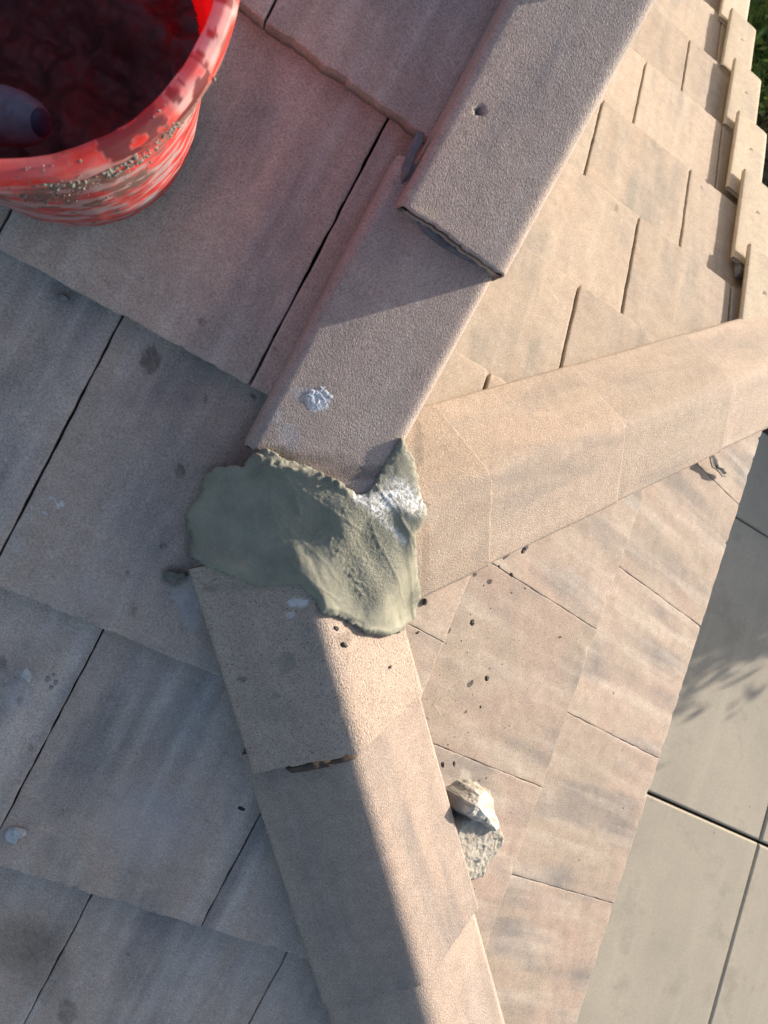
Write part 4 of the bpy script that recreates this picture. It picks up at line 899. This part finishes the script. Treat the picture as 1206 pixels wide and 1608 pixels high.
for i in range(len(XJ) - 1):
    for j in range(len(YJ) - 1):
        gX_, gY_ = .006, (.009 if abs(YJ[j] + .06) < .01 else .005); gY2 = .009 if abs(YJ[j + 1] + .06) < .01 else .005
        x0, x1, y0, y1 = XJ[i] + gX_, XJ[i + 1] - gX_, YJ[j] + gY_, YJ[j + 1] - gY2
        if j == 5: y1 += .001
        bm = bmesh.new(); nx_ = 40 if 2 < x1 < 8 and -4 < y1 else 3
        zz = ZG + .0015 * ((i * 7 + j * 3) % 4)
        # rounded (tooled) edges: an inner sheet and a slope down
        def ring(d, z_): 
            return [bm.verts.new((x0 + d, y0 + d, z_)), bm.verts.new((x1 - d, y0 + d, z_)), bm.verts.new((x1 - d, y1 - d, z_)), bm.verts.new((x0 + d, y1 - d, z_))]
        rs = [ring(0, ZG - .1), ring(0, zz - .012), ring(.004, zz - .004), ring(.012, zz)]
        for a, b in zip(rs[:-1], rs[1:]):
            for k in range(4): bm.faces.new((a[k], a[(k + 1) % 4], b[(k + 1) % 4], b[k]))
        bm.faces.new(rs[-1]); me = bpy.data.meshes.new('concrete_slab'); bm.to_mesh(me); bm.free(); o = link('concrete_slab', me, M_CONC, drive, smooth=False)

# mulch bed beyond the driveway with grass and shrubs
rg = np.random.default_rng(5)
def leaf_cloud(name, ctr, rad, n, ls, mat, label, cat, trunk=None, seed=0, stems=(), kind=None, group=None, clumps=40, floor=None):
    r0 = np.random.default_rng(seed); root = empty(name, (ctr[0], ctr[1], ZG - .12)); tag(root, label, cat, group)
    cc = r0.normal(size=(clumps, 3)); cc /= np.linalg.norm(cc, axis=1)[:, None]; cc *= (r0.uniform(.35, 1.0, clumps) ** .5)[:, None]
    k = r0.integers(0, clumps, n); P = cc[k] + r0.normal(size=(n, 3)) * .17; P = P * np.array(rad) + np.array(ctr)
    if floor is not None: P[:, 2] = np.maximum(P[:, 2], floor)
    d1 = r0.normal(size=(n, 3)); d1 /= np.linalg.norm(d1, axis=1)[:, None]; d2 = np.cross(d1, r0.normal(size=(n, 3))); d2 /= np.linalg.norm(d2, axis=1)[:, None]
    s = ls * r0.uniform(.6, 1.3, n)[:, None]
    V = np.stack([P - d1 * s, P + d2 * s * .32 - d1 * s * .1, P + d1 * s, P - d2 * s * .32 - d1 * s * .1], 1) - np.array(root.location)
    me = mesh('crown', V.reshape(-1, 3), [(4 * i, 4 * i + 1, 4 * i + 2, 4 * i + 3) for i in range(n)]); link('crown', me, mat, root, smooth=False)
    bm = bmesh.new(); base = Vector((0, 0, 0)); top = Vector(ctr) - root.location
    def limb(a, b, ra, rb): 
        d = b - a; bmesh.ops.create_cone(bm, cap_ends=True, segments=10, radius1=ra, radius2=rb, depth=d.length, matrix=Matrix.Translation((a + b) / 2) @ d.to_track_quat('Z', 'Y').to_matrix().to_4x4())
    tr = trunk or .03; fork = top * .55
    limb(base, fork, tr, tr * .75)
    for q in range(9):
        e = Vector(cc[q] * np.array(rad) * .8) + top; limb(fork, e, tr * .5, tr * .12)
    me = bpy.data.meshes.new('trunk'); bm.to_mesh(me); bm.free(); link('trunk', me, M_BARK, root); return root
M_BARK = simple('bark', (.12, .09, .065), .95, 20, .4, .8, .01)
def leafmat(name, a, b):
    m, n, l, p = newmat(name); g = nd(n, 'ShaderNodeNewGeometry'); c = mix(n, l, a, b, g.outputs['Random Per Island']); l.new(c, p.inputs['Base Color']); p.inputs['Roughness'].default_value = .5
    tr = nd(n, 'ShaderNodeBsdfTranslucent'); l.new(c, tr.inputs['Color']); mx = nd(n, 'ShaderNodeMixShader'); mx.inputs[0].default_value = .3; l.new(p.outputs[0], mx.inputs[1]); l.new(tr.outputs[0], mx.inputs[2]); l.new(mx.outputs[0], n['Material Output'].inputs['Surface']); return m
M_GREEN = leafmat('green_leaf', (.09, .16, .03), (.30, .40, .10)); M_DRY = leafmat('dry_stalk', (.16, .12, .08), (.30, .24, .17)); M_DKG = leafmat('tree_leaf', (.03, .06, .02), (.07, .11, .035))
leaf_cloud('shrub', (2.35, 5.35, ZG + .5), (.85, 1.15, .55), 22000, .04, M_GREEN, 'bright green low shrub seen past the gable edge at the top right corner', 'shrub', seed=2)
leaf_cloud('shrub', (2.65, 4.35, ZG + .22), (.55, .45, .3), 3500, .03, M_DRY, 'dry brown shrub on the mulch below the green shrub at the right edge', 'shrub', seed=4)
leaf_cloud('shrub', (3.35, 2.72, ZG + .12), (.35, .2, .15), 1500, .025, M_DKG, 'low dark plant at the corner of the driveway by the right edge', 'shrub', seed=6)
TP = Vector((3.05, 2.6, ZG)) + SUND * (.95 / SUND.z)
leaf_cloud('tree', (TP.x, TP.y, TP.z), (1.45, 1.45, .68), 80000, .06, M_DKG, 'small leafy tree outside the photo whose shadow falls on the driveway', 'tree', trunk=.07, seed=8, clumps=70)
# grass tufts
n_ = 5000; P = np.stack([rg.uniform(1.2, 4.5, n_), rg.uniform(4.6, 7.5, n_), np.full(n_, ZG - .13)], -1); h_ = rg.uniform(.05, .14, n_); a = rg.uniform(0, 6.28, n_); wv = np.stack([np.cos(a), np.sin(a), a * 0], -1) * .004; ln = np.stack([rg.normal(0, .03, n_), rg.normal(0, .03, n_), h_], -1)
V = np.stack([P - wv, P + wv, P + ln], 1).reshape(-1, 3); o = link('grass', mesh('grass', V, [(3 * i, 3 * i + 1, 3 * i + 2) for i in range(n_)]), M_GREEN, smooth=False); o['kind'] = 'stuff'; tag(o, 'green grass on the ground beyond the gable edge', 'grass')
